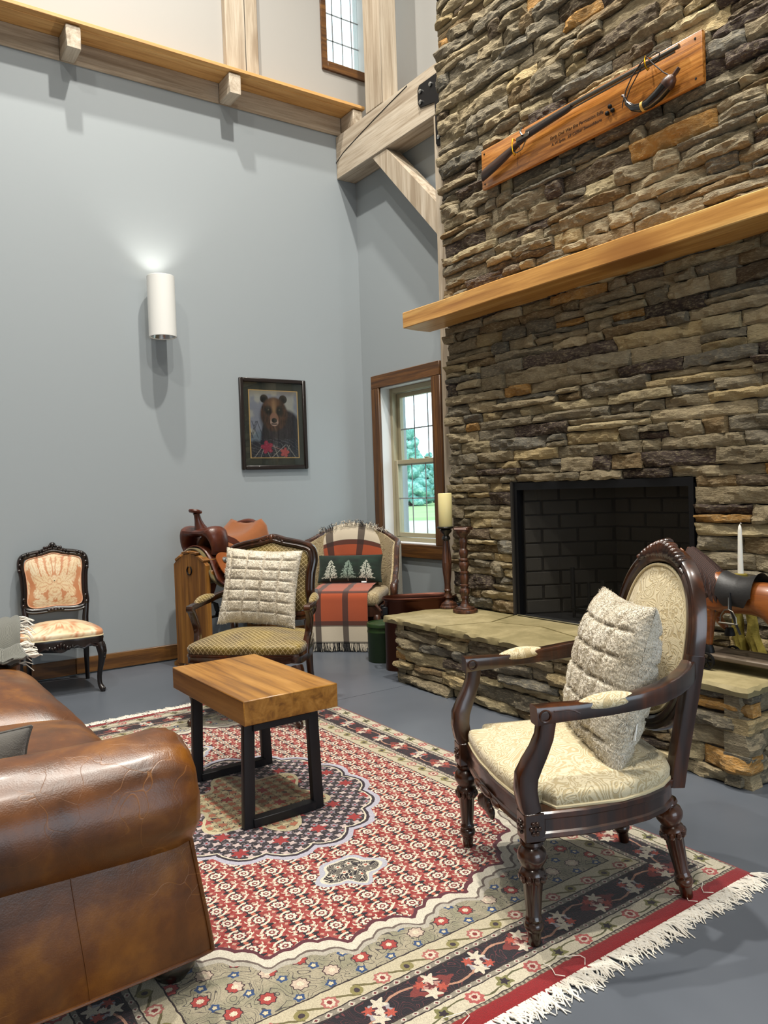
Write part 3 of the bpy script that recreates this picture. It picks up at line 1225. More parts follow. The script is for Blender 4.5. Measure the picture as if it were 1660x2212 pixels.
def layout(s0, s1, z0, z1, holes, rnd, js=.02, hmin=.048, hmax=.095):
    cells = []
    z = z0
    while z < z1 - .02:
        h = rnd.uniform(hmin, hmax)
        for hz in [q[3] for q in holes] + [z1]:
            if z < hz < z + h + .03:
                h = hz - z
        segs = [(s0, s1)]
        for a, b, c, d in holes:
            if z < d - .005 and z + h > c + .005:
                segs = [g for q in segs for g in ((q[0], min(q[1], a)), (max(q[0], b), q[1])) if g[1] - g[0] > .03]
        for a, b in segs:
            s = a - (rnd.uniform(0, js) if a == s0 else 0)
            end = b + (rnd.uniform(0, js) if b == s1 else 0)
            while s < end - .01:
                w = min(rnd.choice((.12, .17, .21, .25, .3, .35, .42, .48)) * rnd.uniform(.85, 1.15), end - s)
                if end - s - w < .07:
                    w = end - s
                if h > .066 and rnd.random() < .3:
                    q = h * rnd.uniform(.42, .58)
                    cells.append((s, z, w, q))
                    if w > .24 and rnd.random() < .5:
                        w1 = w * rnd.uniform(.35, .65)
                        cells.append((s, z + q, w1, h - q))
                        cells.append((s + w1, z + q, w - w1, h - q))
                    else:
                        cells.append((s, z + q, w, h - q))
                else:
                    cells.append((s, z, w, h))
                s += w
        z += h
    return cells


def stones(cells, mapf, root, rnd, limit, inview):
    """each stone a part; past `limit` the rest (smallest / out of the frame) joined as stuff"""
    order = sorted(range(len(cells)), key=lambda i: -inview(cells[i]))
    rest = MB()
    for n_, i in enumerate(order):
        s, z, w, h = cells[i]
        g = rnd.uniform(.0015, .004)
        col = PC[int(np.searchsorted(np.cumsum(PW), rnd.random() * .999))] * rnd.uniform(.66, 1.1)
        v, f = rock(max(.02, w - g), max(.014, h - g), rnd.uniform(.03, .058), rnd)
        V = [mapf(s + p[0], z + p[1], p[2]) for p in v]
        cc = [tuple(col)] * len(V)
        if n_ < limit:
            k = MB()
            k.add(V, f, None, cc)
            k.build('stone', M['stone'], root, True, 16)
        else:
            rest.add(V, f, None, cc)
    if rest.v:
        rest.build('stone_infill', M['stone'], root, True, 16, kind='stuff')


def px_size(c, mapf):
    p = mapf(c[0] + c[2] / 2, c[1] + c[3] / 2, .03)
    d = Vector(p) - CAM
    zc = d.dot(cf)
    if zc < .1:
        return 0
    x, y = 830 + FPX * d.dot(cr) / zc, 1106 + FPX * d.dot(cd) / zc
    if not (-30 < x < 1690 and -30 < y < 2242):
        return 0
    return c[2] * c[3] / zc ** 2


rnd = random.Random(5)
HZ = .402            # hearth top
YC = -.312           # chimney core plane
CX0, CX1 = 1.535, 3.945
FX0, FX1, FZ1 = 2.117, 3.343, 1.212
ch = struct('chimney_breast', 'stacked ledge-stone chimney breast rising to the ceiling')
k = MB()
for a, b, c, d in ((CX0 + .03, FX0 - .005, 0, 4.6), (FX1 + .005, CX1 - .03, 0, 4.6), (FX0 - .005, FX1 + .005, FZ1 + .004, 4.6), (FX0 - .005, FX1 + .005, 0, HZ - .04)):
    k.box(a, b, YC - .0, -.19, c, d)
k.box(CX0 + .03, CX1 - .03, YC, -.01, 4.6, RZ - .002)
k.build('mortar_core', M['mortar'], ch, False)
mp = lambda s, z, o: (s, YC - o, z)
cells = layout(CX0, CX1, HZ + .002, 4.62, [(FX0, FX1, 0, FZ1)], rnd, .035)
cells = [c for c in cells if not (c[1] > 2.265 and c[1] + c[3] < 2.362)]      # bedded behind the mantel
stones(cells, mp, ch, rnd, 300, lambda c: px_size(c, mp))
MB().box(FX0 - .012, FX0 + .004, YC - .035, -.19, HZ + .002, FZ1 + .002).build('jamb_edge', M['mortar'], ch, False)

# firebox: splayed brick panels, steel surround, mesh curtain, grate
fb = struct('firebox', 'dark firebrick firebox behind a black mesh curtain')
BY = .22
bxl = ((FX0 + .03, -.28), (2.44, BY), (3.02, BY), (FX1 - .03, -.28))


def brick_panel(p0, p1, nz0, nz1, inward):
    p0, p1 = Vector((p0[0], p0[1], 0)), Vector((p1[0], p1[1], 0))
    L = (p1 - p0).length
    u = (p1 - p0) / L
    nrm = Vector((-u.y, u.x, 0)) * inward
    k = MB()
    q = [p0, p1, p1 - nrm * .03, p0 - nrm * .03]
    k.prism([(a.x, a.y) for a in q] if inward < 0 else [(a.x, a.y) for a in q][::-1], nz0, nz1)
    k.build('panel_back', M['mortar'], fb, False)
    z, r = nz0 + .004, 0
    while z < nz1 - .02:
        s = -.11 * (r % 2)
        h = min(.078, nz1 - z - .004)
        while s < L:
            a, b = max(s, 0) + .004, min(s + .216, L) - .004
            if b - a > .02:
                Mx = Matrix((tuple(u) + (0,), tuple(nrm) + (0,), (0, 0, 1, 0), (0, 0, 0, 1))).transposed()
                Mx = Matrix.Translation(p0) @ Matrix(((u.x, nrm.x, 0, 0), (u.y, nrm.y, 0, 0), (0, 0, 1, 0), (0, 0, 0, 1)))
                MB().box(a, b, .0005, .012, z, z + h, .004, Mx).build('brick', M['firebrick'], fb, True, 30)
            s += .224
        z += .086
        r += 1


brick_panel(bxl[0], bxl[1], HZ + .005, 1.18, -1)
brick_panel(bxl[1], bxl[2], HZ + .005, 1.18, -1)
brick_panel(bxl[2], bxl[3], HZ + .005, 1.18, -1)
k = MB()
k.box(FX0 + .005, FX1 - .005, -.33, BY + .06, HZ - .03, HZ + .004)
k.box(FX0 + .005, FX1 - .005, -.33, BY + .06, 1.18, 1.208)
k.box(1.98, 3.48, .262, .29, .001, 1.6)  # unseen back panel added to stop daylight leaking past the firebox
k.box(1.98, 2.055, .0, .262, .001, .30)  # unseen side piece added against the same light leak
k.build('liner_and_light_stop', M['soot'], fb, False)
k = MB()
k.box(FX0 + .005, FX0 + .032, -.335, -.29, HZ + .004, FZ1 - .003)
k.box(FX1 - .032, FX1 - .005, -.335, -.29, HZ + .004, FZ1 - .003)
k.box(FX0 + .032, FX1 - .032, -.335, -.29, 1.165, FZ1 - .003)
k.build('surround_frame', M['plate_black'], fb, False)
MB().box(FX0 + .02, FX1 - .02, -.352, -.336, HZ + .0035, HZ + .012, .002).build('metal_strip', M['aluminium'], fb)
V = np.zeros((120, 3, 3))
xs = np.linspace(FX0 + .03, FX1 - .03, 120)
V[..., 0] = xs[:, None]
V[..., 1] = -.305 + .0012 * np.sin(xs * 45)[:, None]
V[..., 2] = np.array([HZ + .012, .8, 1.17])[None, :]
MB().ngrid(V).build('mesh_curtain', M['screen'], fb)
gr = thing('fire_grate', 'black iron log grate with upright posts inside the firebox', 'grate', (2.62, -.08, HZ + .004))
k = MB()
for gx in (-.16, -.05, .06, .17):
    k.tube([(gx, -.12, .22), (gx, -.12, .07), (gx, -.1, .06), (gx, .12, .06), (gx, .14, .12)], .009, 6)
k.build('bar', M['iron'], gr)
k = MB()
k.tube([(-.2, -.1, .055), (.21, -.1, .055)], .008, 6)
k.tube([(-.2, .1, .055), (.21, .1, .055)], .008, 6)
k.build('cross_bar', M['iron'], gr)
for gx in (-.18, .19):
    for gy in (-.1, .1):
        MB().tube([(gx, gy, .055), (gx, gy, 0)], .009, 6).build('leg', M['iron'], gr)
for gx, hh in ((-.16, .30), (.06, .24)):
    MB().tube([(gx, -.13, .06), (gx, -.13, hh)], .013, 6).build('upright', M['iron'], gr)

# ------------------------------------------------------------------ hearth
he = struct('hearth', 'raised ledge-stone hearth topped with sandstone flags')
HX0, HX1, HY = 1.625, 3.915, -.905
MB().box(HX0 + .02, HX1 - .03, HY + .03, -.345, 0, HZ - .038).build('mortar_core', M['mortar'], he, False)
rnd = random.Random(21)
mpf = lambda s, z, o: (s, HY + .035 - o, z)
cells = layout(HX0, HX1, .002, HZ - .038, [], rnd, .012, .05, .088)
stones(cells, mpf, he, rnd, 300, lambda c: px_size(c, mpf))
mpe = lambda s, z, o: (HX1 - .035 + o, s, z)
cells = layout(HY + .01, -.33, .002, HZ - .038, [], rnd, .012, .05, .088)
stones(cells, mpe, he, rnd, 300, lambda c: 1)
mpl = lambda s, z, o: (HX0 + .035 - o, -s, z)
cells = layout(.33, -HY - .01, .002, HZ - .038, [], rnd, .012, .05, .088)
stones(cells, mpl, he, rnd, 300, lambda c: 1)
# flags: rows of polygons in plan (x,y), rough chipped front edge
FY = -.93
flags = [[(1.53, FY), (2.06, FY), (2.18, -.60), (2.10, -.335), (1.53, -.335)],
         [(2.07, FY), (2.98, FY), (2.86, -.62), (2.50, -.52), (2.19, -.60)],
         [(2.19, -.59), (2.50, -.51), (2.86, -.61), (2.93, -.335), (2.11, -.335)],
         [(2.99, FY), (3.50, FY), (3.46, -.335), (2.94, -.335), (2.87, -.62)],
         [(3.51, FY), (3.94, FY), (3.94, -.335), (3.47, -.335)]]
for fi, poly in enumerate(flags):
    c0 = Vector((sum(p[0] for p in poly) / len(poly), sum(p[1] for p in poly) / len(poly)))
    P = []
    n = len(poly)
    for i in range(n):
        a, b = Vector(poly[i]), Vector(poly[(i + 1) % n])
        m_ = max(2, int((b - a).length / .025))
        for j in range(m_):
            q = a.lerp(b, j / m_)
            d = (c0 - q).normalized()
            q = q + d * .004
            P.append(q)
    top, mid, bot = [], [], []
    for q in P:
        rough = q.y < FY + .02 or q.x > 3.925 or q.x < 1.545
        nz = float(vnoise(q.x * 40, q.y * 40, fi)) if rough else 0
        nz2 = float(vnoise(q.x * 40, q.y * 40, fi + 9)) if rough else 0
        ox = (1 if q.x > 3.925 else (-1 if q.x < 1.545 else 0)) * rough
        oy = -1 if q.y < FY + .02 else 0
        top.append((q.x - ox * (.010 + .007 * nz), q.y - oy * (.010 + .007 * nz), HZ))
        mid.append((q.x + ox * .007 * nz2, q.y + oy * .007 * nz2, HZ - .014 + .007 * nz))
        bot.append((q.x - ox * (.006 + .006 * nz), q.y - oy * (.006 + .006 * nz), HZ - .037))
    MB().rings([bot, mid, top]).build('flagstone', M['flag'], he, True, 30)
MB().box(1.56, 3.92, FY + .03, -.345, HZ - .036, HZ - .006).build('joint_mortar', M['flag_joint'], he, False)

# ------------------------------------------------------------------ mantel
mt = thing('mantel_shelf', 'thick golden oak mantel beam across the stone chimney', 'mantel', (0, 0, 0))
V = []
k = MB()
nx = 60
rings = []
for i in range(nx + 1):
    x = 1.365 + (4.05 - 1.365) * i / nx
    wv = float(vnoise(x * 3, 0, 1)) * .003
    r = []
    for (yy, zz) in ((-.562, 2.262), (-.566, 2.266), (-.566 + wv, 2.315), (-.566, 2.362), (-.562, 2.366), (-.34, 2.366), (-.34, 2.259), (-.45, 2.259)):
        r.append((x, yy + float(vnoise(x * 6, zz * 9, 2)) * .0025, zz + float(vnoise(x * 4, yy * 9, 5)) * .0025))
    rings.append(r)
k.rings(rings)
k.build('beam', M['mantel'], mt, True, 40)

# ================================================================== ON THE WALLS
# ------------------------------------------------------------------ sconce
sc = thing('wall_sconce', 'white cylinder up-and-down wall light on the grey wall', 'wall light', (.15, -1.775, 2.32))
k = MB()
prof = [(.093, .0), (.095, .002), (.095, .423), (.093, .425), (.084, .425), (.084, .30), (.084, .14), (.088, .0)]
rr = []
for r, z in prof:
    rr.append([(r * cos(2 * pi * j / 40), r * sin(2 * pi * j / 40), z) for j in range(40)])
k.rings(rr, cap=False, closed=True)
k.build('housing', M['white_metal'], sc)
k = MB()
rr = [[(r * cos(2 * pi * j / 32), r * sin(2 * pi * j / 32), z) for j in range(32)] for r, z in ((.083, .004), (.07, .05), (.045, .1), (.02, .11))]
k.rings(rr, cap=False)
k.f.append(tuple(range(96, 128)))
k.build('reflector', M['aluminium'], sc)
MB().box(-.149, -.085, -.05, .05, .15, .27, .004).build('wall_bracket', M['white_metal'], sc)
MB().lathe([(.083, .30), (.083, .31)], 24).build('lamp_diffuser', MT('lit_lamp_glass').out('#fff4e0', .5, emit='#fff1dc', estr=6), sc)
lamp('SPOT', (.15, -1.775, 2.66), 9, (1, .95, .86), .05, (.15, -1.775, 5), None, radians(110))

# ------------------------------------------------------------------ bear picture
pc = thing('framed_bear_print', 'framed print of a brown bear with red leaves on the grey wall', 'picture', (0, -.858, 1.738))
FW, FH = .580, .712
k = MB()
for sgn in (-1, 1):
    k.box(.001, .028, sgn * FW / 2 - (.032 if sgn > 0 else 0), sgn * FW / 2 + (.032 if sgn < 0 else 0), -FH / 2, FH / 2, .006)
    k.box(.001, .0275, -FW / 2 + .03, FW / 2 - .03, sgn * FH / 2 - (.032 if sgn > 0 else 0), sgn * FH / 2 + (.032 if sgn < 0 else 0), .006)
k.build('frame', mat_simple('dark_brown_frame', '#1d1411', .4, coat=.2), pc)
MB().box(.001, .014, -FW / 2 + .03, FW / 2 - .03, -FH / 2 + .03, FH / 2 - .03).build('mat_board', mat_simple('olive_brown_mat', '#2e2a22', .5), pc, False)
MB().box(.0142, .0152, -.216, .216, -.268, .266).build('gold_fillet', mat_simple('gold_fillet', '#b38a58', .4), pc, False)


def bear_paint(nu, nv):
    u, v = np.meshgrid(np.linspace(-1, 1, nu), np.linspace(0, 1, nv), indexing='ij')     # u right, v up
    x = u * .5
    y = v * 1.32
    col = np.zeros((nu, nv, 3))

    def lay(mask, c):
        nonlocal col
        mk = np.clip(mask, 0, 1)[..., None]
        col = col * (1 - mk) + np.asarray(c) * mk

    def ell(cx, cy, rx, ry, rot=0, soft=.08):
        dx, dy = x - cx, y - cy
        a, b = dx * cos(rot) + dy * sin(rot), -dx * sin(rot) + dy * cos(rot)
        return 1 - smooth(1 - soft, 1 + soft, np.sqrt((a / rx) ** 2 + (b / ry) ** 2))
    n = fbm(x * 6, y * 6, 1)
    nf = fbm(x * 60, y * 18, 4)
    sky = Sa('#8d8794') + (Sa('#b3a7a0') - Sa('#8d8794')) * smooth(-.4, .6, n)[..., None]
    lay(np.ones_like(x), sky)
    lay(smooth(.55, .42, y + n * .05) * smooth(.5, .2, x + .2), Sa('#6f7480'))
    fur = Sa('#3a241c') + (nf[..., None] * .5 + .3) * (Sa('#6b4331') - Sa('#3a241c'))
    fur_d = Sa('#231a20') + (nf[..., None] * .5 + .3) * (Sa('#43323a') - Sa('#231a20'))
    lay(ell(.16, .36, .44, .60, -.25), fur_d)
    lay(ell(.02, .42, .30, .42), fur_d)
    for ex in (-.20, .20):
        lay(ell(ex, 1.16, .085, .085), Sa('#2a1c1a') + nf[..., None] * .01)
        lay(ell(ex, 1.145, .045, .045), Sa('#120c0c'))
    lay(ell(0, .86, .285, .335), fur)
    lay(ell(0, 1.04, .12, .13, 0, .5) * .8, Sa('#7d5238'))
    lay(ell(0, .98, .035, .16, 0, .6) * .6, Sa('#a67a55'))
    for ex in (-.115, .115):
        lay(ell(ex, .93, .07, .10, 0, .4), Sa('#170f10'))
        lay(ell(ex * .98, .945, .014, .014), Sa('#6b5a48'))
    lay(ell(0, .76, .092, .135), Sa('#8e5f4d'))
    lay(ell(0, .70, .088, .075), Sa('#b08a7c'))
    lay(ell(0, .735, .058, .05), Sa('#1a1416'))
    lay(ell(0, .665, .075, .012), Sa('#2a1a1a'))
    lay(ell(-.22, .62, .05, .25, .3, .5) * .5, Sa('#1b1416'))
    g = smooth(.36, .28, y + .05 * n)
    lay(g, Sa('#2c2630') + nf[..., None] * .02)
    st = (np.abs(np.sin((x * 2 + y * 6 + n * .3) * 9)) < .14) * smooth(.42, .34, y)
    lay(st * .6, Sa('#8c7f86'))
    for a0, x0 in ((.9, -.42), (1.2, -.3), (2.0, -.12), (1.1, .2), (2.2, .42), (1.9, .05), (.7, -.05)):
        dd = np.abs((x - x0) * sin(a0) - (y - .02) * cos(a0))
        lay((dd < .006) * (y < .25) * .7, Sa('#b9a9a0'))
    for k_ in range(5):
        dd = np.abs((x + .46 - k_ * .02) * .8 - (y - .4 - k_ * .09) * .3 * (1 if k_ % 2 else -1))
        lay((dd < .006) * (y > .38) * (y < .72) * (x < -.25) * .8, Sa('#2b2730'))

    def leaf(cx, cy, r, rot, c):
        th = np.arctan2(y - cy, x - cx) - rot
        R = np.hypot(x - cx, y - cy)
        lay((R < r * (.55 + .45 * np.abs(np.cos(2.5 * th)))) * 1.0, c)
        lay((np.abs(np.sin(2.5 * th)) < .08) * (R < r * .9) * .6, Sa('#d3848c'))
    leaf(-.17, .20, .135, .5, Sa('#9c2440'))
    leaf(.20, .10, .10, 2.6, Sa('#b54a48'))
    lay(ell(.03, .19, .12, .006, -.35), Sa('#b0807a'))
    lay(smooth(1.18, 1.32, y) * .5, Sa('#8a6f4a'))
    return np.clip(col, 0.002, 1)


NU, NV = 120, 160
pcx = bear_paint(NU, NV) * .72
uu, vv = np.meshgrid(np.linspace(-.207, .207, NU), np.linspace(-.262, .26, NV), indexing='ij')
V = np.stack([np.full_like(uu, .0156), uu, vv], -1)
MB().ngrid(V, None, pcx).build('print', M['print'], pc, False)
MB().box(.017, .0185, -FW / 2 + .033, FW / 2 - .033, -FH / 2 + .033, FH / 2 - .033).build('pane', M['glass'], pc, False)

# ------------------------------------------------------------------ rifle plaque
PY = -.395
pq = thing('rifle_plaque', 'oak plaque with engraved lettering mounted high on the stone chimney', 'plaque', (2.735, PY, 3.116))
MB().box(-.748, .735, .001, .03, -.118, .118, .006, None, 2).build('board', M['plaque'], pq)
for sx in (-.72, .70):
    for sz in (-.09, .09):
        MB().lathe([(.006, 0), (.005, .002)], 8, (sx, .0005, sz), Matrix.Rotation(pi / 2, 3, 'X')).build('screw', M['iron'], pq)
ink = mat_simple('burnt_lettering', '#2a1608', .8)
for txt, z, wd, xx in (('Early Civil War Era Percussion Rifle', -.030, .365, -.190), ('A.W.Spies  .69 Caliber Smoothbore', -.066, .345, -.180)):
    cu = bpy.data.curves.new('lettering', 'FONT')
    cu.body = txt
    cu.size = .03
    cu.extrude = .0004
    cu.shear = .18
    o = bpy.data.objects.new('lettering', cu)
    COL.objects.link(o)
    bpy.context.view_layer.update()
    wdt = max(1e-3, o.dimensions.x)
    cu.size = .03 * wd / wdt
    cu.resolution_u = 3
    bpy.context.view_layer.update()
    me = bpy.data.meshes.new_from_object(o.evaluated_get(bpy.context.evaluated_depsgraph_get()))
    bpy.data.objects.remove(o)
    o = bpy.data.objects.new('lettering', me)
    COL.objects.link(o)
    me.materials.clear()
    me.materials.append(ink)
    o.parent = pq
    o.rotation_euler = (pi / 2, 0, 0)
    o.location = (xx, -.0005, z)
RYP = PY - .035
rf = thing('percussion_rifle', 'old percussion rifle with dark stock hung on brass hooks on the oak plaque', 'rifle', (2.735, RYP, 3.116))


def zx(pts):
    return [(p[0], 0, p[1]) for p in pts]


k = MB()
# stock silhouette as stations: x, z centre, half height
stn = [(-.70, -.055, .034), (-.66, -.045, .036), (-.58, -.026, .034), (-.50, -.006, .029), (-.44, .010, .022), (-.395, .024, .017), (-.36, .034, .018), (-.32, .045, .022),
       (-.24, .052, .022), (-.14, .058, .020), (-.04, .063, .018), (.0, .066, .012)]
rings = []
for x, z, h in stn:
    rings.append([(x, .013 * cos(a), z + h * sin(a)) for a in [2 * pi * j / 12 for j in range(12)]])
k.rings(rings)
k.build('stock', M['gun_wood'], rf)
k = MB()
k.tube([(-.33, 0, .062), (.0, 0, .076), (.64, 0, .074)], [.0125, .0115, .0095], 10)
k.lathe([(.0105, 0), (.0105, .012)], 10, (.63, 0, .074), Matrix.Rotation(pi / 2, 3, 'Y'))
k.build('barrel', M['gun_steel'], rf)
MB().tube([(-.02, 0, .056), (.62, 0, .058)], .0045, 6).build('ramrod', M['gun_steel'], rf)
k = MB()
k.box(-.40, -.30, -.017, -.012, .028, .052, .003)
k.tube([(-.345, -.02, .045), (-.36, -.02, .07), (-.352, -.02, .088), (-.335, -.02, .085)], [.006, .006, .006, .007], 6)
k.build('lock_plate', M['gun_steel'], rf)
MB().tube([(-.44, 0, -.004), (-.41, 0, -.022), (-.37, 0, -.018), (-.345, 0, .012), (-.33, 0, .024)], .0035, 6).build('trigger_guard', M['gun_steel'], rf)
MB().tube([(-.385, 0, .02), (-.39, 0, -.004)], .003, 5).build('trigger', M['gun_steel'], rf)
for nm, hx, hz in (('stock', -.425, .012), ('barrel', .47, .072)):
    h = thing('brass_hook', f'gold coloured hook holding the {nm} of the rifle', 'hook', (2.735 + hx, PY, 3.116 + hz), 0, 'gold hooks on the plaque')
    d = .034 if nm == 'stock' else .022
    MB().tube([(-.006, -.001, d + .012), (-.004, -.045, d + .012), (0, -.058, d * .4), (.004, -.058, -d * .8), (.012, -.05, -d - .018), (.022, -.054, -d - .012)], .0042, 8).build('hook_arm', M['brass'], h)
    MB().tube([(-.0062, -.0008, d + .012), (-.0062, -.0045, d + .012)], .008, 8).build('hook_base', M['brass'], h)
ph = thing('powder_horn', 'black powder horn with brown wooden ends hung on a dark cord', 'powder horn', (2.735, PY - .038, 3.116))
hp = [(.338, -.034), (.352, -.066), (.385, -.100), (.43, -.118), (.48, -.116), (.53, -.10), (.575, -.075)]
k = MB()
k.tube([(x, 0, z) for x, z in hp], [.007, .012, .017, .022, .026, .030, .032], 12)
k.build('horn_body', M['horn'], ph)
MB().tube([(.438, 0, -.118), (.452, 0, -.1175)], .0245, 12).build('horn_ring', M['ivory_ring'], ph)
k = MB()
k.tube([(.572, 0, -.077), (.588, 0, -.066), (.605, 0, -.053), (.613, 0, -.047)], [.033, .033, .024, .012], 12)
k.tube([(.606, 0, -.052), (.63, 0, -.034), (.642, 0, -.024)], [.010, .011, .009], 8)
k.build('wooden_plug', M['carved_brown'], ph)
MB().tube([(.338, 0, -.034), (.333, 0, -.02), (.322, 0, -.015)], [.008, .007, .006], 8).build('wooden_stopper', M['carved_brown'], ph)
k = MB()
k.tube([(.336, 0, -.03), (.35, -.004, .0), (.39, -.006, .05), (.44, -.008, .085), (.475, -.012, .098)], .0032, 6)
k.tube([(.345, .004, -.04), (.37, .002, .0), (.42, 0, .05), (.46, -.005, .085), (.475, -.012, .098)], .0028, 6)
k.tube([(.475, -.012, .098), (.51, -.006, .05), (.56, 0, -.01), (.60, 0, -.045)], .0032, 6)
k.tube([(.475, -.012, .098), (.52, -.008, .105), (.545, -.006, .085), (.535, -.004, .06), (.515, -.004, .055)], .0028, 6)
k.tube([(.336, 0, -.03), (.325, .002, -.05), (.318, .004, -.075)], [.003, .003, .002], 6)
k.build('cord', M['cord'], ph)
for i, (bx, bz, lb) in enumerate(((.226, -.021, 'topmost'), (.242, -.046, 'right-hand'), (.208, -.048, 'left-hand'))):
    o = MB().ball((0, 0, 0), .0115, 12, 8).build('lead_ball', M['iron'], None)
    o.location = (2.735 + bx, PY - .011, 3.116 + bz)
    tag(o, f'small dark musket ball on the oak plaque, {lb} of the three', 'ball', 'musket balls on the plaque')

# ================================================================== HEARTH OBJECTS
cs = thing('tall_candlestick', 'fluted dark wood candlestick carrying the thick cream candle', 'candlestick', (1.595, -.442, HZ))
P1 = [(.062, 0), (.066, .008), (.064, .016), (.058, .02), (.054, .034), (.038, .044), (.024, .055), (.024, .062), (.031, .07), (.027, .08), (.020, .095), (.021, .11), (.026, .118), (.021, .126)]
MB().lathe(P1, 28).build('base', M['carved_brown'], cs)
MB().lathe([(.021, .126), (.021, .16, .1), (.030, .24, .12), (.0335, .285, .12), (.033, .30, .12)], 48).build('lower_shaft', M['carved_brown'], cs)
MB().lathe([(.033, .30, .18), (.030, .35, .2), (.022, .43, .22), (.021, .445, .2)], 48).build('fluted_shaft', M['carved_brown'], cs)
MB().lathe([(.021, .445), (.028, .455), (.026, .468), (.018, .476), (.020, .485), (.036, .50), (.040, .515), (.03, .519), (.056, .525), (.058, .532), (.056, .536)], 28).build('cup', M['rubber_black'], cs)
o = MB().lathe([(.044, 0), (.0455, .003), (.0455, .214), (.042, .219), (.036, .216), (.0, .214)], 28).build('pillar_candle', M['wax'], None)
o.location = (1.595, -.442, HZ + .5365)
tag(o, 'thick cream pillar candle on the tall fluted candlestick', 'candle')
MB().tube([(0, 0, .214), (.001, 0, .228)], .0015, 5).build('wick', M['iron'], o)
MB().box(.0456, .0466, -.012, .014, .12, .145, 0, Matrix.Rotation(.6, 4, 'Z')).build('price_label', mat_simple('cream_tag', '#d8cf9d', .6), o, False)
cs = thing('turned_candlestick', 'shorter turned reddish-brown candlestick with a flat empty plate', 'candlestick', (1.808, -.478, HZ))
k = MB()
k.lathe([(.078, 0), (.080, .01), (.078, .018), (.06, .022), (.060, .03), (.056, .034), (.034, .04), (.026, .055)], 32)
k.build('base', M['carved_brown'], cs)
P2 = [(.026, .055), (.020, .075), (.020, .085), (.026, .09), (.026, .098), (.024, .105), (.032, .12), (.034, .135), (.028, .15), (.024, .155), (.024, .165), (.030, .168), (.030, .176), (.023, .18), (.027, .20), (.029, .225),
      (.025, .245), (.030, .25), (.030, .258), (.022, .262), (.024, .275), (.031, .295), (.030, .315), (.022, .325), (.030, .33), (.030, .338), (.021, .345), (.026, .36), (.030, .375), (.028, .395), (.020, .405),
      (.021, .415), (.026, .44), (.028, .455), (.021, .47), (.024, .48), (.040, .50), (.046, .51), (.046, .52)]
MB().lathe(P2, 28).build('turned_shaft', M['carved_brown'], cs)
o = MB().box(-.055, .055, -.03, .03, 0, .02, .002).build('matchbox', M['carved_brown'], None)
o.location = (1.808, -.478, HZ + .5205)
o.rotation_euler = (0, 0, .25)
tag(o, 'flat dark box with pale panel on the shorter candlestick', 'box')
MB().box(-.046, .046, -.0308, -.0301, .005, .015).build('pale_panel', mat_simple('dusty_pink_panel', '#b79a8f', .6), o, False)

# horse on a wheeled board
HO = Vector((3.72, -.655, HZ))
hs = thing('wooden_horse_toy', 'carved chestnut toy horse with black saddle on a wheeled board', 'toy horse', HO)
MB().box(-.20, .42, -.085, .095, .042, .062, .004).build('wheeled_board', mat_wood('grey_weathered_board', '#3d332a', '#5d5042', '#7b6d5b', 'x', 1, .6), hs)
for wx in (-.062, .35):
    for wy in (-.1, .1):
        k = MB()
        Mx = Matrix.Translation((wx, wy, .036)) @ Matrix.Rotation(pi / 2, 4, 'X')
        R = [[Mx @ Vector((r * cos(2 * pi * j / 20), r * sin(2 * pi * j / 20), z)) for j in range(20)] for r, z in ((.029, -.006), (.036, -.006), (.036, .006), (.029, .006))]
        k.rings(R, closed=True)
        k.lathe([(.008, -.007), (.008, .007)], 10, M=Mx)
        for q in range(6):
            a = q * pi / 3
            k.sweep([Mx @ Vector((.006 * cos(a), .006 * sin(a), 0)), Mx @ Vector((.031 * cos(a), .031 * sin(a), 0))], .007, .006, up=(0, 1, 0))
        k.build('wheel', M['iron'], hs)
MB().tube([(-.062, -.1, .036), (-.062, .1, .036)], .004, 6).build('axle', M['iron'], hs)
MB().tube([(.35, -.1, .036), (.35, .1, .036)], .004, 6).build('axle', M['iron'], hs)
# body: skin-modified skeleton, one continuous surface
bmx = bmesh.new()
lay_ = bmx.verts.layers.skin.verify()


def sv(p, r, r2=None):
    v = bmx.verts.new(p)
    v[lay_].radius = (r, r2 or r)
    return v


pelv = sv((.20, 0, .31), .072, .078)
v1 = sv((.10, 0, .302), .066, .075)
v2 = sv((0, 0, .305), .066, .078)
v3 = sv((-.075, 0, .315), .056, .078)
nk = sv((-.125, 0, .375), .042, .06)
nk2 = sv((-.16, 0, .42), .034, .048)
pl2 = sv((-.195, 0, .46), .030, .038)
hd = sv((-.25, 0, .445), .024, .028)
hd2 = sv((-.305, 0, .405), .019, .02)
for a, b in ((pelv, v1), (v1, v2), (v2, v3), (v3, nk), (nk, nk2), (nk2, pl2), (pl2, hd), (hd, hd2)):
    bmx.edges.new((a, b))
pelv[lay_].use_root = True
rump = sv((.265, 0, .325), .05, .055)
bmx.edges.new((pelv, rump))
for sy in (-.048, .048):
    lift = sy > 0
    e = sv((-.078, sy, .25), .035)
    kn = sv((-.078, sy, .165), .021) if not lift else sv((-.105, sy, .2), .021)
    ft = sv((-.080, sy, .088), .0145) if not lift else sv((-.055, sy, .15), .0145)
    bmx.edges.new((v3, e)), bmx.edges.new((e, kn)), bmx.edges.new((kn, ft))
    st = sv((.20, sy, .24), .042)
    hk = sv((.245, sy, .165), .022)
    hf = sv((.225, sy, .088), .0145)
    bmx.edges.new((pelv, st)), bmx.edges.new((st, hk)), bmx.edges.new((hk, hf))
me = bpy.data.meshes.new('body')
bmx.to_mesh(me)
bmx.free()
hb = bpy.data.objects.new('body', me)
COL.objects.link(hb)
hb.parent = hs
md_ = hb.modifiers.new('skin', 'SKIN')
md_.use_smooth_shade = True
hb.modifiers.new('sub', 'SUBSURF').levels = 2
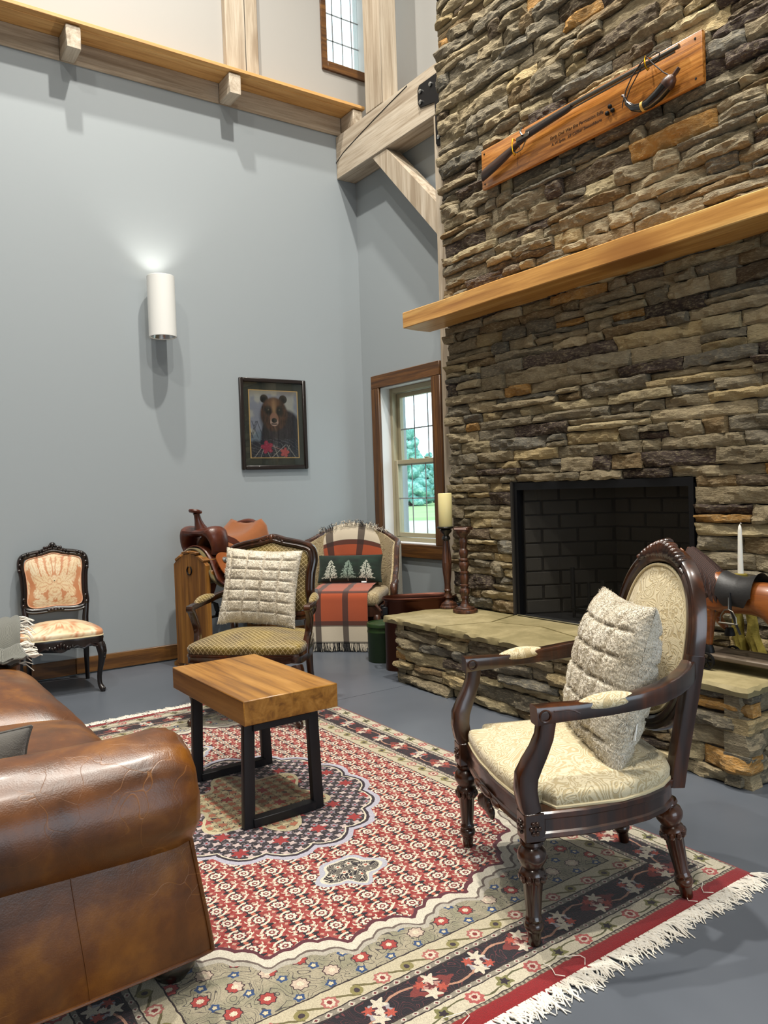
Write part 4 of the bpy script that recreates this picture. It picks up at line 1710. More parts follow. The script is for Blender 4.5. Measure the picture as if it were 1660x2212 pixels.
hb.modifiers['sub'].render_levels = 2
me.materials.append(mat_wood('chestnut_painted_wood', '#4a2208', '#7d4214', '#995a20', 'x', .8, .4, coat=.2, bump=.05))
for hx, sy, hz in ((-.081, -.048, .062), (.223, -.048, .062), (.223, .048, .062), (-.045, .048, .125)):
    MB().lathe([(.022, .0005), (.022, .006), (.016, .03), (.014, .034)], 12, (hx, sy, hz)).build('hoof', M['plate_black'], hs)
mane_m = MT('dark_brown_mane')
mane_m = mane_m.out(mane_m.mix(mane_m.wave(mane_m.map(mane_m.obj(), (1, 1, .25)), 60, 3), '#1c110d', '#4a3028'), .6)
k = MB()
for i in range(34):
    t = i / 33
    bx, bz = -.190 + .125 * t, .490 - .095 * t ** 1.2
    for sy in (-1, 1):
        k.tube([(bx, sy * .008, bz + .004), (bx + .014, sy * .052, bz - .03), (bx + .026 + .008 * sin(i), sy * .070, bz - .090 - .02 * sin(i * 2.1)), (bx + .036, sy * .066, bz - .145 - .025 * sin(i * 1.7))], [.012, .014, .011, .003], 5)
k.build('mane', mane_m, hs)
for sy in (-1, 1):
    MB().tube([(-.215, sy * .022, .462), (-.215, sy * .027, .485), (-.222, sy * .026, .497)], [.012, .01, .002], 6).build('ear', hb.data.materials[0], hs)
MB().tube([(.30, 0, .34), (.34, 0, .30), (.345, 0, .22), (.335, 0, .16)], [.018, .024, .02, .006], 8).build('tail', mane_m, hs)
k = MB()


def sad(a, b):
    x = -.03 + .155 * a
    th = (b - .5) * 2 * (1.50 + .50 * float(smooth(.02, .25, a) * smooth(.98, .75, a)))
    ry, rz = .084, .080 + .012 * abs(a - .5) * 2
    return (x, ry * sin(th), .302 + .006 * (1 - abs(a - .5)) + rz * cos(th) + .012 * (abs(a - .5) * 2) ** 3 * cos(th))


k.grid(sad, 40, 30)
k.build('saddle', M['black_leather'], hs)
k = MB()
k.sweep([(.04, -.083, .33), (.045, -.09, .26), (.07, -.093, .20), (.085, -.09, .165)], .004, .014, up=(0, 1, 0))
k.build('girth_strap', M['black_leather'], hs)
k = MB()
k.tube([(.0, -.095, .205), (.004, -.096, .235), (.02, -.096, .258), (.038, -.096, .262), (.056, -.096, .255), (.07, -.096, .232), (.072, -.096, .205)], .0028, 6)
k.tube([(-.004, -.096, .205), (.078, -.096, .205)], .004, 6)
k.tube([(.038, -.094, .262), (.036, -.088, .31)], .003, 6)
k.build('stirrup', M['gun_steel'], hs)
# driftwood holder and taper candle
dw = thing('driftwood_candle_holder', 'mossy yellow driftwood stump behind the toy horse', 'candle holder', (3.64, -.455, HZ))
k = MB()
for sx, seed in ((-.02, 1), (.07, 2)):
    rr = []
    for i in range(28):
        z = .28 * i / 27
        r0 = .029 - .010 * (i / 27)
        rr.append([(sx * (1 - .4 * i / 27) + r0 * (1 + .45 * float(vnoise(2.6 * cos(a), 2.6 * sin(a), z * 22 + seed * 9))) * cos(a) + .010 * sin(z * 16 + seed) + .004 * sin(z * 47), r0 * (1 + .45 * float(vnoise(2.6 * cos(a), 2.6 * sin(a) + 5, z * 22))) * sin(a), z)
                   for a in [2 * pi * j / 20 for j in range(20)]])
    k.rings(rr)
k.lathe([(.03, .27), (.028, .372), (.022, .374)], 14, (0, 0, 0))
k.build('log', mat_simple('mossy_driftwood', '#8d7c26', .85, bump=.9, bscale=45, var=.7), dw)
o = MB().lathe([(.0125, 0), (.0120, .02), (.0085, .19), (.006, .207), (.001, .216)], 14).build('taper_candle', M['wax_white'], None)
o.location = (3.64, -.455, HZ + .3745)
tag(o, 'slim white taper candle standing behind the toy horse', 'candle')
MB().tube([(0, 0, .214), (.003, .001, .222), (.007, .002, .22)], .0012, 5).build('wick', M['wax_white'], o)

# copper boiler and green tin left of the hearth
cb = thing('copper_boiler', 'oval copper wash boiler standing at the left end of the hearth', 'boiler', (1.44, -.56, 0), radians(62))
k = MB()


def oval(a, b, z, n=44):
    return [((a) * np.sign(cos(t)) * abs(cos(t)) ** .8, b * np.sign(sin(t)) * abs(sin(t)) ** .85, z) for t in [2 * pi * j / n for j in range(n)]]


k.rings([oval(.235, .105, .0), oval(.238, .108, .01), oval(.238, .108, .455), oval(.243, .113, .462), oval(.25, .12, .47), oval(.252, .122, .478), oval(.247, .117, .482), oval(.238, .108, .47), oval(.232, .102, .44), oval(.232, .102, .02)], cap=True)
k.build('body', M['copper'], cb)
MB().rings([oval(.2315, .1015, .05), oval(.2315, .1015, .46)], cap=False).build('inner_lining', M['copper_in'], cb)
for sx in (-1, 1):
    h = MB().tube([(sx * .265, -.045, .40), (sx * .285, -.04, .425), (sx * .285, .04, .425), (sx * .265, .045, .40)], .008, 8).build('handle', M['carved_brown'], cb)
    for yy in (-.045, .045):
        MB().box(sx * .245 - .012, sx * .245 + .025, yy - .012, yy + .012, .37, .425, .004).build('handle_bracket', M['plate_black'], h)
gt = thing('green_tin', 'dark green painted round tin with lid on the floor beside the copper boiler', 'tin', (1.085, -.62, 0))
MB().lathe([(.105, 0), (.108, .004), (.108, .20), (.110, .204), (.110, .212), (.108, .216), (.108, .24)], 40).build('body', M['green_tin'], gt)
MB().lathe([(.109, .241), (.113, .243), (.113, .262), (.109, .268), (.10, .270), (.097, .262), (.04, .266), (.03, .27), (.001, .271)], 40).build('lid', M['green_tin'], gt)

# ================================================================== RUG
RUGT = .009
rg = thing('persian_rug', 'red and ivory Persian rug with navy border and fringed ends on the grey floor', 'rug', (2.785, -2.425, 0))
k = MB()
nu, nv = 150, 96
U, Vv = np.meshgrid(np.linspace(-1.482, 1.482, nu), np.linspace(-.947, .947, nv), indexing='ij')
Zz = RUGT - .0008 + .0005 * vnoise(U * 3, Vv * 3, 1) + .0003 * vnoise(U * 30, Vv * 30, 1)
edge = np.minimum(1.482 - abs(U), .947 - abs(Vv))
Zz = Zz * np.clip(.35 + edge / .012, .35, 1)
wavy = .006 * np.sin(Vv * 7 + 1) * np.sign(U) * (abs(U) > 1.40)
k.ngrid(np.stack([U + wavy, Vv + .003 * np.sin(U * 6), Zz], -1))
k.build('pile', M['rug'], rg, True, 180)
k = MB()
k.box(-1.47, 1.47, -.936, .936, .0005, .004)
k.build('backing', M['fringe_white'], rg, False)
rr_ = random.Random(3)
for sx in (-1, 1):
    k = MB()
    y = -.945
    while y < .945:
        ln = rr_.uniform(.055, .085)
        dirn = rr_.uniform(-.5, .5)
        for q in range(7):
            a = dirn + rr_.uniform(-.5, .5)
            l = ln * rr_.uniform(.6, 1.1)
            y0 = y + rr_.uniform(-.004, .012)
            x0 = 1.474
            zz = rr_.uniform(.0005, .004)
            cz = rr_.uniform(.001, .004)
            pts = [(sx * x0, y0, .005), (sx * (x0 + l * .35 * cos(a)), y0 + l * .35 * sin(a), .005 + cz), (sx * (x0 + l * .7 * cos(a)), y0 + l * .8 * sin(a) + rr_.uniform(-.01, .01), .004 + zz),
                   (sx * (x0 + l * cos(a)), y0 + l * sin(a) + rr_.uniform(-.015, .015), .0025)]
            k.tube(pts, [.0022, .0026, .0022, .0014], 4, cap=False)
        y += rr_.uniform(.012, .02)
    # a few loose looping threads lying back on the red end band
    for q in range(9):
        y0 = rr_.uniform(-.9, .9)
        pts = [(sx * 1.475, y0, .012)]
        for j in range(1, 5):
            pts.append((sx * (1.475 - .016 * j), y0 + rr_.uniform(-.03, .03), .014))
        k.tube(pts, .0012, 4, cap=False)
    k.build('fringe', M['fringe_white'], rg, True, 180, kind='stuff')

# ================================================================== SIDE TABLE
st = thing('side_table', 'small table with a thick wooden slab top and black steel frame legs on the rug', 'table', (0, 0, RUGT))
zt, zb = .462, .372
k = MB()
k.box(2.31, 3.028, -2.558, -2.172, zb, zt, .003)
k.build('slab_top', M['slab_top'], st)
for xx, sy0, sy1 in ((3.0, -2.545, -2.262), (2.45, -2.52, -2.20)):
    lf = []
    for y0, y1 in ((sy0, sy0 + .012), (sy1, sy1 - .012)):
        MB().sweep([(xx, y0, .002), (xx, y1, zb - .001)], .042, .028, up=(1, 0, 0), ch=.12).build('leg', M['black_metal'], st)
    MB().box(xx - .021, xx + .021, sy0 + .014, sy1 - .014, .002, .032, .002).build('foot_bar', M['black_metal'], st)
    MB().box(xx - .021, xx + .021, sy0 + .024, sy1 - .024, zb - .026, zb - .001, .002).build('top_bar', M['black_metal'], st)

# ================================================================== SOFA
so = thing('leather_sofa', 'worn cognac brown leather sofa with big rolled arms on dark bun feet', 'sofa', (0, 0, 0))


def arm(xc, mirror, name, zc=.468):
    """rolled arm running back along -y; outer panel on the +x side for mirror=1"""
    k = MB()
    YF, YB, R = -3.005, -3.88, .152
    rr = []
    N = 40
    stn = [(YF + .014, .30), (YF + .010, .62), (YF, .84), (YF - .018, .95), (YF - .055, 1.0)] + [(YF - .055 - (YB - YF + .055) * -t, 1.0) for t in np.linspace(.06, 1, 22)]
    for y, s in stn:
        ring = []
        for j in range(N):
            a = 2 * pi * j / N
            r = R * s
            pl = .004 * sin(a * 14) * max(0, 1 - abs(y - (YF - .03)) / .09)
            r2 = r + pl + .004 * float(vnoise(cos(a) * 3, sin(a) * 3, y * 7))
            sq = 1.0
            ring.append((xc + mirror * (r2 * cos(a) * 1.03), y, zc + r2 * sin(a) * .98))
        rr.append(ring)
    if mirror < 0:
        rr = [r[::-1] for r in rr]
    k.rings(rr[::-1])
    a = k.build(name, M['leather'], so, True, 60)
    # front facing disc with piping
    return a


ar = arm(3.625, 1, 'arm')
al = arm(1.27, -1, 'arm', .42)


def outer_panel(xo, sgn):
    k = MB()
    # profile of the front edge (y, z) as in a scroll: bottom wide, waist under the roll
    zs = np.linspace(.085, .44, 16)
    yb = -3.90
    rows_o, rows_i = [], []
    for z in zs:
        t = (z - .085) / .355
        yf = -2.985 - .045 * t ** 1.5 - .01 * sin(pi * t)
        xx = xo - sgn * (.035 * t ** 2 + .015 * sin(pi * t) * -1 * .6)
        row = []
        for s in np.linspace(0, 1, 26):
            y = yf + (yb - yf) * s
            bul = .012 * sin(pi * min(1, s * 1.0)) + .004 * float(vnoise(y * 6, z * 6, 3))
            if s == 0:
                bul = -.006
            row.append((xx + sgn * bul, y, z))
        rows_o.append(row)
    V = np.array(rows_o)
    Vi = V.copy()
    Vi[..., 0] -= sgn * .22
    k.ngrid(V, flip=sgn > 0)
    k.ngrid(Vi, flip=sgn < 0)
    n = V.shape
    # front face strip and bottom strip
    F = np.stack([V[:, 0, :], Vi[:, 0, :]], 1)
    F2 = np.stack([V[:, 0, :], (V[:, 0, :] + Vi[:, 0, :]) / 2 + np.array([0, .012, 0]), Vi[:, 0, :]], 1)
    k.ngrid(F2, flip=sgn < 0)
    B = np.stack([V[0], Vi[0]], 1)
    k.ngrid(B, flip=sgn > 0)
    o = k.build('arm_panel', M['leather'], so, True, 50)
    k = MB()
    k.tube([tuple(V[i, 0] + np.array([sgn * .001, .002, 0])) for i in range(n[0])], .0055, 8)
    k.tube([tuple(V[0, j] + np.array([sgn * .001, 0, -.001])) for j in range(n[1])], .0045, 6)
    k.build('piping', M['leather'], o)
    jj = 8
    k = MB()
    k.tube([tuple(V[i, jj] + np.array([sgn * .0005, 0, 0])) for i in range(n[0])], .0018, 5)
    k.build('seam', M['leather'], o)
    return o


outer_panel(3.745, 1)
outer_panel(1.165, -1)
k = MB()
k.box(1.20, 3.72, -3.86, -3.01, .085, .28, .012)
k.build('seat_base', M['leather'], so)


def cushion_block(x0, x1, y0, y1, z0, z1, dome, rad, nz=3, seed=0, nx=36, ny=30):
    """soft seat cushion: domed top rolling over a rounded front edge"""
    k = MB()
    cx, cy = (x0 + x1) / 2, (y0 + y1) / 2
    hx, hy = (x1 - x0) / 2, (y1 - y0) / 2
    A, B = np.meshgrid(np.linspace(-1, 1, nx), np.linspace(-1, 1, ny), indexing='ij')
    ex = np.sign(A) * (1 - (1 - np.abs(A)) ** 1.0)
    ax, ay = np.abs(A), np.abs(B)
    fall = (1 - np.clip((ax * hx - (hx - rad)) / rad, 0, 1) ** 2.4) * (1 - np.clip((ay * hy - (hy - rad)) / rad, 0, 1) ** 2.4)
    dm = dome * (1 - A ** 2) * (1 - B ** 2)
    wr = .004 * vnoise(A * 5, B * 2, seed) + .0025 * vnoise(A * 12, B * 5, seed + 4)
    Zt = z0 + (z1 - z0) * (.45 + .55 * fall) + dm + wr
    X = cx + A * hx * (1 - .01 * B ** 2)
    Y = cy + B * hy
    top = np.stack([X, Y, Zt], -1)
    k.ngrid(top)
    bot = top.copy()
    bot[..., 2] = z0
    k.ngrid(bot, flip=True)
    for sl in ((slice(0, 1), slice(None)), (slice(-1, None), slice(None)), (slice(None), slice(0, 1)), (slice(None), slice(-1, None))):
        a, b = top[sl].reshape(-1, 3), bot[sl].reshape(-1, 3)
        mid = (a + b) / 2
        k.ngrid(np.stack([a, b], 1))
    return k


sc1 = cushion_block(2.482, 3.50, -3.66, -2.955, .281, .400, .075, .15, seed=1).build('seat_cushion', M['leather'], so, True, 70)
sc2 = cushion_block(1.41, 2.474, -3.66, -2.955, .281, .400, .075, .15, seed=6).build('seat_cushion', M['leather'], so, True, 70)
k = MB()
k.box(1.25, 3.61, -4.02, -3.72, .085, .80, .09, None, 4)
k.build('backrest', M['leather'], so)
for a, b in ((1.42, 2.47), (2.49, 3.47)):
    k = MB()
    k.box(a, b, -3.80, -3.56, .42, .84, .08, None, 4)
    k.build('back_cushion', M['leather'], so)
for fx, fy in ((3.66, -3.06), (3.66, -3.8), (1.27, -3.06), (1.27, -3.8)):
    MB().lathe([(.035, 0), (.038, .004), (.046, .016), (.060, .03), (.064, .045), (.058, .06), (.062, .066), (.060, .085)], 24, (fx, fy, RUGT if fx > 2 else .0002)).build('bun_foot', M['rubber_black'], so)

# ------------------------------------------------------------------ pillows


def pillow(w, h, t, nx, ny, seams=None, fur=0.0, seed=0, pinch=.07, colfn=None):
    """square pillow in the local xz plane, front towards +y, base edge at z=0"""
    A, B = np.meshgrid(np.linspace(-1, 1, nx), np.linspace(-1, 1, ny), indexing='ij')
    X = A * w / 2 * (1 - pinch * (1 - B ** 2))
    Z = h / 2 + B * h / 2 * (1 - pinch * (1 - A ** 2))
    th = t / 2 * np.sqrt(np.clip((1 - np.abs(A) ** 2.6) * (1 - np.abs(B) ** 2.6), 0, 1))
    k = MB()
    for s in (1, -1):
        d = th.copy()
        q = np.ones_like(d)
        if seams:
            gx, gz = seams
            fx = np.abs(((A + 1) / 2 * gx) % 1.0 - .5)
            fz = np.abs(((B + 1) / 2 * gz + .0) % 1.0 - .5)
            px, pz = (.5 - fx) * (w / gx), (.5 - fz) * (h / gz)
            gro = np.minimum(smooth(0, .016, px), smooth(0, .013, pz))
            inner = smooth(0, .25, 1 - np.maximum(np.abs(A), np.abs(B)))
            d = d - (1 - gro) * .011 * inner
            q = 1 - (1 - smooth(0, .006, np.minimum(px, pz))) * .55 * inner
        n1 = fbm(A * w * 60, B * h * 60, seed + s * 5, 3)
        n2 = vnoise(A * w * 170, B * h * 170, seed + s * 9)
        d = d + fur * (n1 * .45 + n2 * .35)
        if seams:
            d = d + .003 * (1 - (2 * fx) ** 2 * 0 - ((.5 - fx) * 2 - 1) ** 2) * (1 - ((.5 - fz) * 2 - 1) ** 2) * inner
        Xf = X + fur * .6 * vnoise(A * 70, B * 70, seed + 3 + s)
        Zf = Z + fur * .6 * vnoise(A * 70, B * 70, seed + 8 + s)
        V = np.stack([Xf, s * d, Zf], -1)
        if colfn is not None:
            C = colfn(A, B, s)
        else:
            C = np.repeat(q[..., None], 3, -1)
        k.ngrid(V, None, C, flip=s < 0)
    return k


def fur_coat(k, root, n, ln, seed, mat):
    """short combed fur standing on a pillow's surface: n tapering blades"""
    V = np.array(k.v)
    F = np.array([f for f in k.f if len(f) == 4])
    Cq = np.array(k.col)[:, 0]
    a, b, c, d = V[F[:, 0]], V[F[:, 1]], V[F[:, 2]], V[F[:, 3]]
    nr = np.cross(c - a, d - b)
    ar = np.linalg.norm(nr, axis=1)
    ok = ar > 1e-9
    r = np.random.default_rng(seed)
    pk = r.choice(len(F), n, p=np.where(ok, ar, 0) / ar[ok].sum())
    u, w = r.random(n)[:, None], r.random(n)[:, None]
    P = (a[pk] * (1 - u) + b[pk] * u) * (1 - w) + (d[pk] * (1 - u) + c[pk] * u) * w
    N_ = nr[pk] / ar[pk][:, None]
    q = Cq[F[pk, 0]][:, None]
    comb = np.stack([vnoise(P[:, 0] * 26, P[:, 2] * 26, seed), vnoise(P[:, 0] * 26, P[:, 1] * 26, seed + 4) * .4, vnoise(P[:, 0] * 26, P[:, 2] * 26, seed + 8) - .5], -1)
    D = N_ * .75 + comb * 1.5 + r.normal(0, .4, (n, 3))
    D /= np.linalg.norm(D, axis=1)[:, None]
    S_ = np.cross(D, r.normal(0, 1, (n, 3)))
    S_ /= np.linalg.norm(S_, axis=1)[:, None] + 1e-9
    L_ = ln * (.55 + .6 * r.random(n))[:, None] * (.25 + .75 * q)
    wd = .0011
    A_, B_, C_ = P - S_ * wd - N_ * .001, P + S_ * wd - N_ * .001, P + D * L_
    VV = np.stack([A_, B_, C_], 1).reshape(-1, 3)
    me = bpy.data.meshes.new('fur')
    me.vertices.add(len(VV))
    me.vertices.foreach_set('co', VV.astype(np.float32).ravel())
    me.loops.add(3 * n)
    me.loops.foreach_set('vertex_index', np.arange(3 * n, dtype=np.int32))
    me.polygons.add(n)
    me.polygons.foreach_set('loop_start', np.arange(0, 3 * n, 3, dtype=np.int32))
    me.update(calc_edges=True)
    at = me.color_attributes.new('Col', 'FLOAT_COLOR', 'POINT')
    tone = np.clip((.35 + .65 * q) * (.78 + .30 * r.random((n, 1)) + .22 * vnoise(P[:, 0] * 18, P[:, 2] * 18, seed)[:, None]), .05, 1)
    cc = np.repeat(np.concatenate([np.repeat(tone, 3, 1), np.ones((n, 1))], 1), 3, 0)
    cc[0::3, :3] *= .9
    cc[1::3, :3] *= .9
    at.data.foreach_set('color', cc.astype(np.float32).ravel())
    me.materials.append(mat)
    o = bpy.data.objects.new('fur', me)
    COL.objects.link(o)
    o.parent = root
    o['kind'] = 'stuff'
    return o


# ================================================================== NEAR ARMCHAIR
AX, AY, ATH = 3.955, -1.92, radians(156.4)
ac = thing('oval_back_armchair', 'oval-back armchair in cream paisley upholstery with polished dark frame, beside the hearth', 'armchair', (AX, AY, RUGT), ATH)


def yb_(z):
    t = max(0, z - .33)
    return -.232 - .10 * t - .085 * t * t


def leg_prof(H, s=1.0):
    return [(.0145 * s, 0), (.0165 * s, .004), (.0185 * s, .034), (.0185 * s, .036), (.024 * s, .042), (.026 * s, .05), (.024 * s, .058), (.020 * s, .062), (.023 * s, .070), (.020 * s, .076),
            (.0195 * s, .08, .10), (.027 * s, H - .098, .12), (.030 * s, H - .092), (.034 * s, H - .086), (.031 * s, H - .078), (.025 * s, H - .072), (.028 * s, H - .066), (.037 * s, H - .05), (.039 * s, H - .04), (.035 * s, H - .026),
            (.025 * s, H - .016), (.031 * s, H - .008), (.029 * s, H)]


def collar(k, loc, H, Mx=None):
    T = Matrix.Translation(loc) @ (Mx.to_4x4() if Mx is not None else Matrix())
    for j in range(10):
        a = 2 * pi * j / 10
        k.ball(T @ Vector((.030 * cos(a), .030 * sin(a), H - .096)), (.0085, .0085, .013), 6, 5)


FRONT_H, BACK_H = .276, .285
for sx in (-1, 1):
    k = MB()
    k.lathe(leg_prof(FRONT_H), 40, (sx * .285, .245, 0), flute=1)
    collar(k, (sx * .285, .245, 0), FRONT_H)
    k.build('leg', M['walnut'], ac)
    top, bot = Vector((sx * .172, -.205, BACK_H)), Vector((sx * .180, -.262, 0))
    d = top - bot
    Rm = Vector((0, 0, 1)).rotation_difference(d.normalized()).to_matrix()
    k = MB()
    k.lathe(leg_prof(d.length), 40, bot, Rm)
    collar(k, bot, d.length, Rm)
    k.build('leg', M['walnut'], ac)
# seat rail
half = [(0, .272), (.08, .270), (.17, .262), (.257, .25)]
side = [(.315, .20), (.318, .10), (.306, .0), (.284, -.09), (.25, -.16), (.20, -.215), (.12, -.245), (0, -.252)]
outl = half + [(.312, .25)] + side
outline = outl + [(-x, y) for x, y in outl[::-1] if x > 0]


def resample(P, n):
    P = [Vector((p[0], p[1])) for p in P]
    P.append(P[0])
    L = [0]
    for a, b in zip(P, P[1:]):
        L.append(L[-1] + (b - a).length)
    out = []
    j = 0
    for i in range(n):
        t = L[-1] * i / n
        while L[j + 1] < t:
            j += 1
        q = (t - L[j]) / max(1e-9, L[j + 1] - L[j])
        out.append(P[j].lerp(P[j + 1], q))
    return out


def ring_at(P, z, inset=0.0, n=None):
    c = sum(P, Vector((0, 0))) / len(P)
    out = []
    for i, p in enumerate(P):
        t = (P[(i + 1) % len(P)] - P[i - 1]).normalized()
        nrm = Vector((t.y, -t.x))
        if nrm.dot(p - c) < 0:
            nrm = -nrm
        q = p - nrm * inset
        out.append((q.x, q.y, z))
    return out


OP = resample(outline, 120)
OP = OP[::-1]      # CCW from above
k = MB()
k.rings([ring_at(OP, .284, .012), ring_at(OP, .284, .003), ring_at(OP, .288, -.001), ring_at(OP, .298, .001), ring_at(OP, .302, .006), ring_at(OP, .332, .006), ring_at(OP, .337, .001), ring_at(OP, .349, .001), ring_at(OP, .353, .006), ring_at(OP, .353, .03)])
rail = k.build('seat_rail', M['walnut'], ac, True, 35)
# carved shell apron
k = MB()
for j in range(-3, 4):
    k.ball((j * .017, .272, .268 - .006 * abs(j)), (.010, .010, .034 - .005 * abs(j)), 8, 6)
k.ball((0, .274, .296), (.05, .008, .012), 10, 6)
for sx in (-1, 1):
    k.ball((sx * .075, .27, .290), (.035, .009, .011), 8, 6)
k.build('carved_apron', M['walnut'], ac)
for sx in (-1, 1):
    b = MB().box(sx * .285 - .029, sx * .285 + .029, .216, .274, .277, .352, .004).build('corner_block', M['walnut'], ac)
    k = MB()
    for fx, fy, ax in ((sx * (.285 + .0295), .245, 'x'), (sx * .285, .2745, 'y')):
        for j in range(6):
            a = j * pi / 3
            c, s_ = .011 * cos(a), .014 * sin(a)
            k.ball((fx, fy + c, .314 + s_) if ax == 'x' else (fx + c, fy, .314 + s_), .0065, 6, 5)
        k.ball((fx, fy, .314), .006, 6, 5)
    k.build('rosette', M['walnut'], b)


def dome_seat(P, z0, z1, rise, mat, root, y_lat=0, pip=None, name='seat', crown=2.0):
    """upholstered seat: outline P (2-D list) domed"""
    c = sum(P, Vector((0, 0))) / len(P)
    k = MB()
    rr = []
    for s, z in ((.985, z0), (1.0, z0 + (z1 - z0) * .25), (1.005, z0 + (z1 - z0) * .6), (.985, z0 + (z1 - z0) * .88), (.95, z1)):
        rr.append([((p - c) * s + c) for p in P] and [(c.x + (p.x - c.x) * s, c.y + (p.y - c.y) * s, z) for p in P])
    for s in (.88, .78, .66, .52, .38, .22, .08):
        rr.append([(c.x + (p.x - c.x) * s, c.y + (p.y - c.y) * s, z1 + rise * (1 - (s / .95) ** crown)) for p in P])
    k.rings(rr)
    o = k.build(name, mat, root, True, 60)
    if pip:
        k = MB()
        k.tube([(c.x + (p.x - c.x) * .995, c.y + (p.y - c.y) * .995, z0 + .003) for p in P], .005, 6, closed=True)
        k.build('piping', pip, o)
    return o


seatP = resample([(x * .97 if abs(x) < .3 else x * .985, y * .97) for x, y in outline], 96)[::-1]
# notch round the front stumps
seatP = [Vector((max(-.300, min(.300, p.x)), p.y)) if p.y < .20 else Vector((max(-.252, min(.252, p.x)), min(p.y, .262))) for p in seatP]
dome_seat(seatP, .353, .402, .042, M['paisley'], ac, pip=M['piping'])

for sx in (-1, 1):
    pts = [(sx * .285, .247, .352), (sx * .286, .254, .375), (sx * .287, .259, .41), (sx * .289, .256, .445), (sx * .292, .242, .475), (sx * .296, .224, .51), (sx * .299, .21, .545), (sx * .300, .203, .585)]
    MB().sweep(pts, [.052, .05, .047, .044, .042, .04, .039, .04], [.050, .052, .054, .056, .052, .046, .044, .044], up=(0, 1, 0), ch=.3).build('arm_support', M['walnut'], ac)
    ap = [(sx * .300, .236, .603), (sx * .300, .20, .604), (sx * .301, .12, .605), (sx * .303, .03, .610), (sx * .302, -.05, .617), (sx * .292, -.12, .626), (sx * .268, -.18, .637), (sx * .238, -.232, .650), (sx * .212, -.262, .664)]
    a = MB().sweep(ap, [.050, .046, .044, .046, .045, .043, .042, .042, .040], [.050, .046, .042, .042, .044, .048, .05, .052, .052], ch=.28).build('arm', M['walnut'], ac)
    k = MB()
    for fx in (sx * .3255, sx * .2745):
        k.tube([(fx, .214 + .015 * cos(q), .604 + .015 * sin(q)) for q in [2 * pi * j / 18 for j in range(18)]], .0025, 5, closed=True)
    k.sweep([(sx * .3235, .19, .614), (sx * .3235, .15, .615), (sx * .324, .135, .611), (sx * .325, .12, .603)], .003, .004)
    k.build('scroll_carving', M['walnut'], a)
    k = MB()
    rr = []
    for i in range(15):
        t = i / 14
        y = .128 - .185 * t
        s = max(.06, sin(pi * min(1, max(0, t))) ** .55)
        z0 = .612 + .012 * t
        xc = sx * (.301 + .002 * sin(pi * t))
        rr.append([(xc + .029 * s * cos(q), y, z0 + (.028 if sin(q) > 0 else .012) * s * sin(q)) for q in [2 * pi * j / 18 for j in range(18)]])
    k.rings(rr)
    p_ = k.build('arm_pad', M['paisley'], ac, True, 60)
    # rear upright
    zz = [.325, .38, .45, .52, .58, .64, .70]
    xs_ = [.176, .182, .190, .198, .205, .210, .212]
    MB().sweep([(sx * x, yb_(z), z) for x, z in zip(xs_, zz)], .040, .046, up=(0, 1, 0), ch=.3).build('back_post', M['walnut'], ac)
# oval back
NO = 96
ovl = []
for j in range(NO):
    a = 2 * pi * j / NO
    cz, rz = .712, .248
    x = .203 * np.sign(sin(a)) * abs(sin(a)) ** .88
    z = cz + rz * np.sign(cos(a)) * abs(cos(a)) ** .92
    x *= 1.0 + .05 * (z - .70)
    ovl.append((x, yb_(z), z))
k = MB()
nrm_pts = ovl
rr = []
for j in range(NO):
    p, n1, n0 = Vector(ovl[j]), Vector(ovl[(j + 1) % NO]), Vector(ovl[j - 1])
    t = (n1 - n0).normalized()
    inn = Vector((0, 0, 1))
    fw = Vector((0, 1, 0))
    fw = (fw - t * fw.dot(t)).normalized()
    sd = t.cross(fw).normalized()
    if sd.dot(p - Vector((0, p.y, .712))) < 0:
        sd = -sd
    w_, d_ = .026, .023
    sec = [(1, -.8), (1.0, .3), (.82, .75), (.55, .9), (.25, .75), (.05, 1.0), (-.4, .95), (-.72, .62), (-.8, .2), (-.95, .1), (-1, -.8), (-.6, -1), (.6, -1)]
    rr.append([p + sd * (a * w_) + fw * (b * d_) for a, b in sec])
k.rings(rr, closed=True)
bf = k.build('back_frame', M['walnut'], ac, True, 35)
# crest carving
k = MB()
for j in range(-7, 8):
    a = j * .066
    z = .712 + .262 * cos(a * 1.05) ** .92
    x = .232 * sin(a * 1.05)
    y = yb_(z) + .006
    big = 1 - abs(j) / 9
    k.ball((x, y + .006, z + .006 * big), (.013, .024, .010 + .022 * big), 8, 6, Matrix.Rotation(a * (1.2 if j % 2 else .4), 3, 'Y'))
for j in range(-1, 2):
    k.ball((j * .022, yb_(.985), .985 + .012 * (j == 0)), (.013, .022, .017), 8, 6)
for sx in (-1, 1):
    for i_, (xx, zz) in enumerate(((.06, .965), (.095, .945), (.125, .92))):
        k.ball((sx * xx, yb_(zz) + .012, zz), (.024, .016, .008), 8, 6, Matrix.Rotation(sx * (.55 + .2 * i_), 3, 'Y'))
k.build('carved_crest', M['walnut'], bf)


def back_panel(P3, cz, bulge, yfun, mat, root, sgn=1, name='back_upholstery', pip=None, dy=0.0):
    k = MB()
    rr = []
    for s in (1.0, .97, .9, .8, .65, .5, .3, .1):
        rr.append([(p[0] * s, yfun(cz + (p[2] - cz) * s) + sgn * (dy + bulge * (1 - s ** 2.5)), cz + (p[2] - cz) * s) for p in P3])
    if sgn < 0:
        rr = [r[::-1] for r in rr]
    k.rings(rr, cap=False)
    k.f.append(tuple(range(len(k.v) - len(P3), len(k.v))))
    o = k.build(name, mat, root, True, 70)
    if pip:
        k = MB()
        k.tube([(p[0] * .985, yfun(p[2]) + sgn * (dy + .004), cz + (p[2] - cz) * .985) for p in P3], .0045, 6, closed=True)
        k.build('piping', pip, o)
    return o


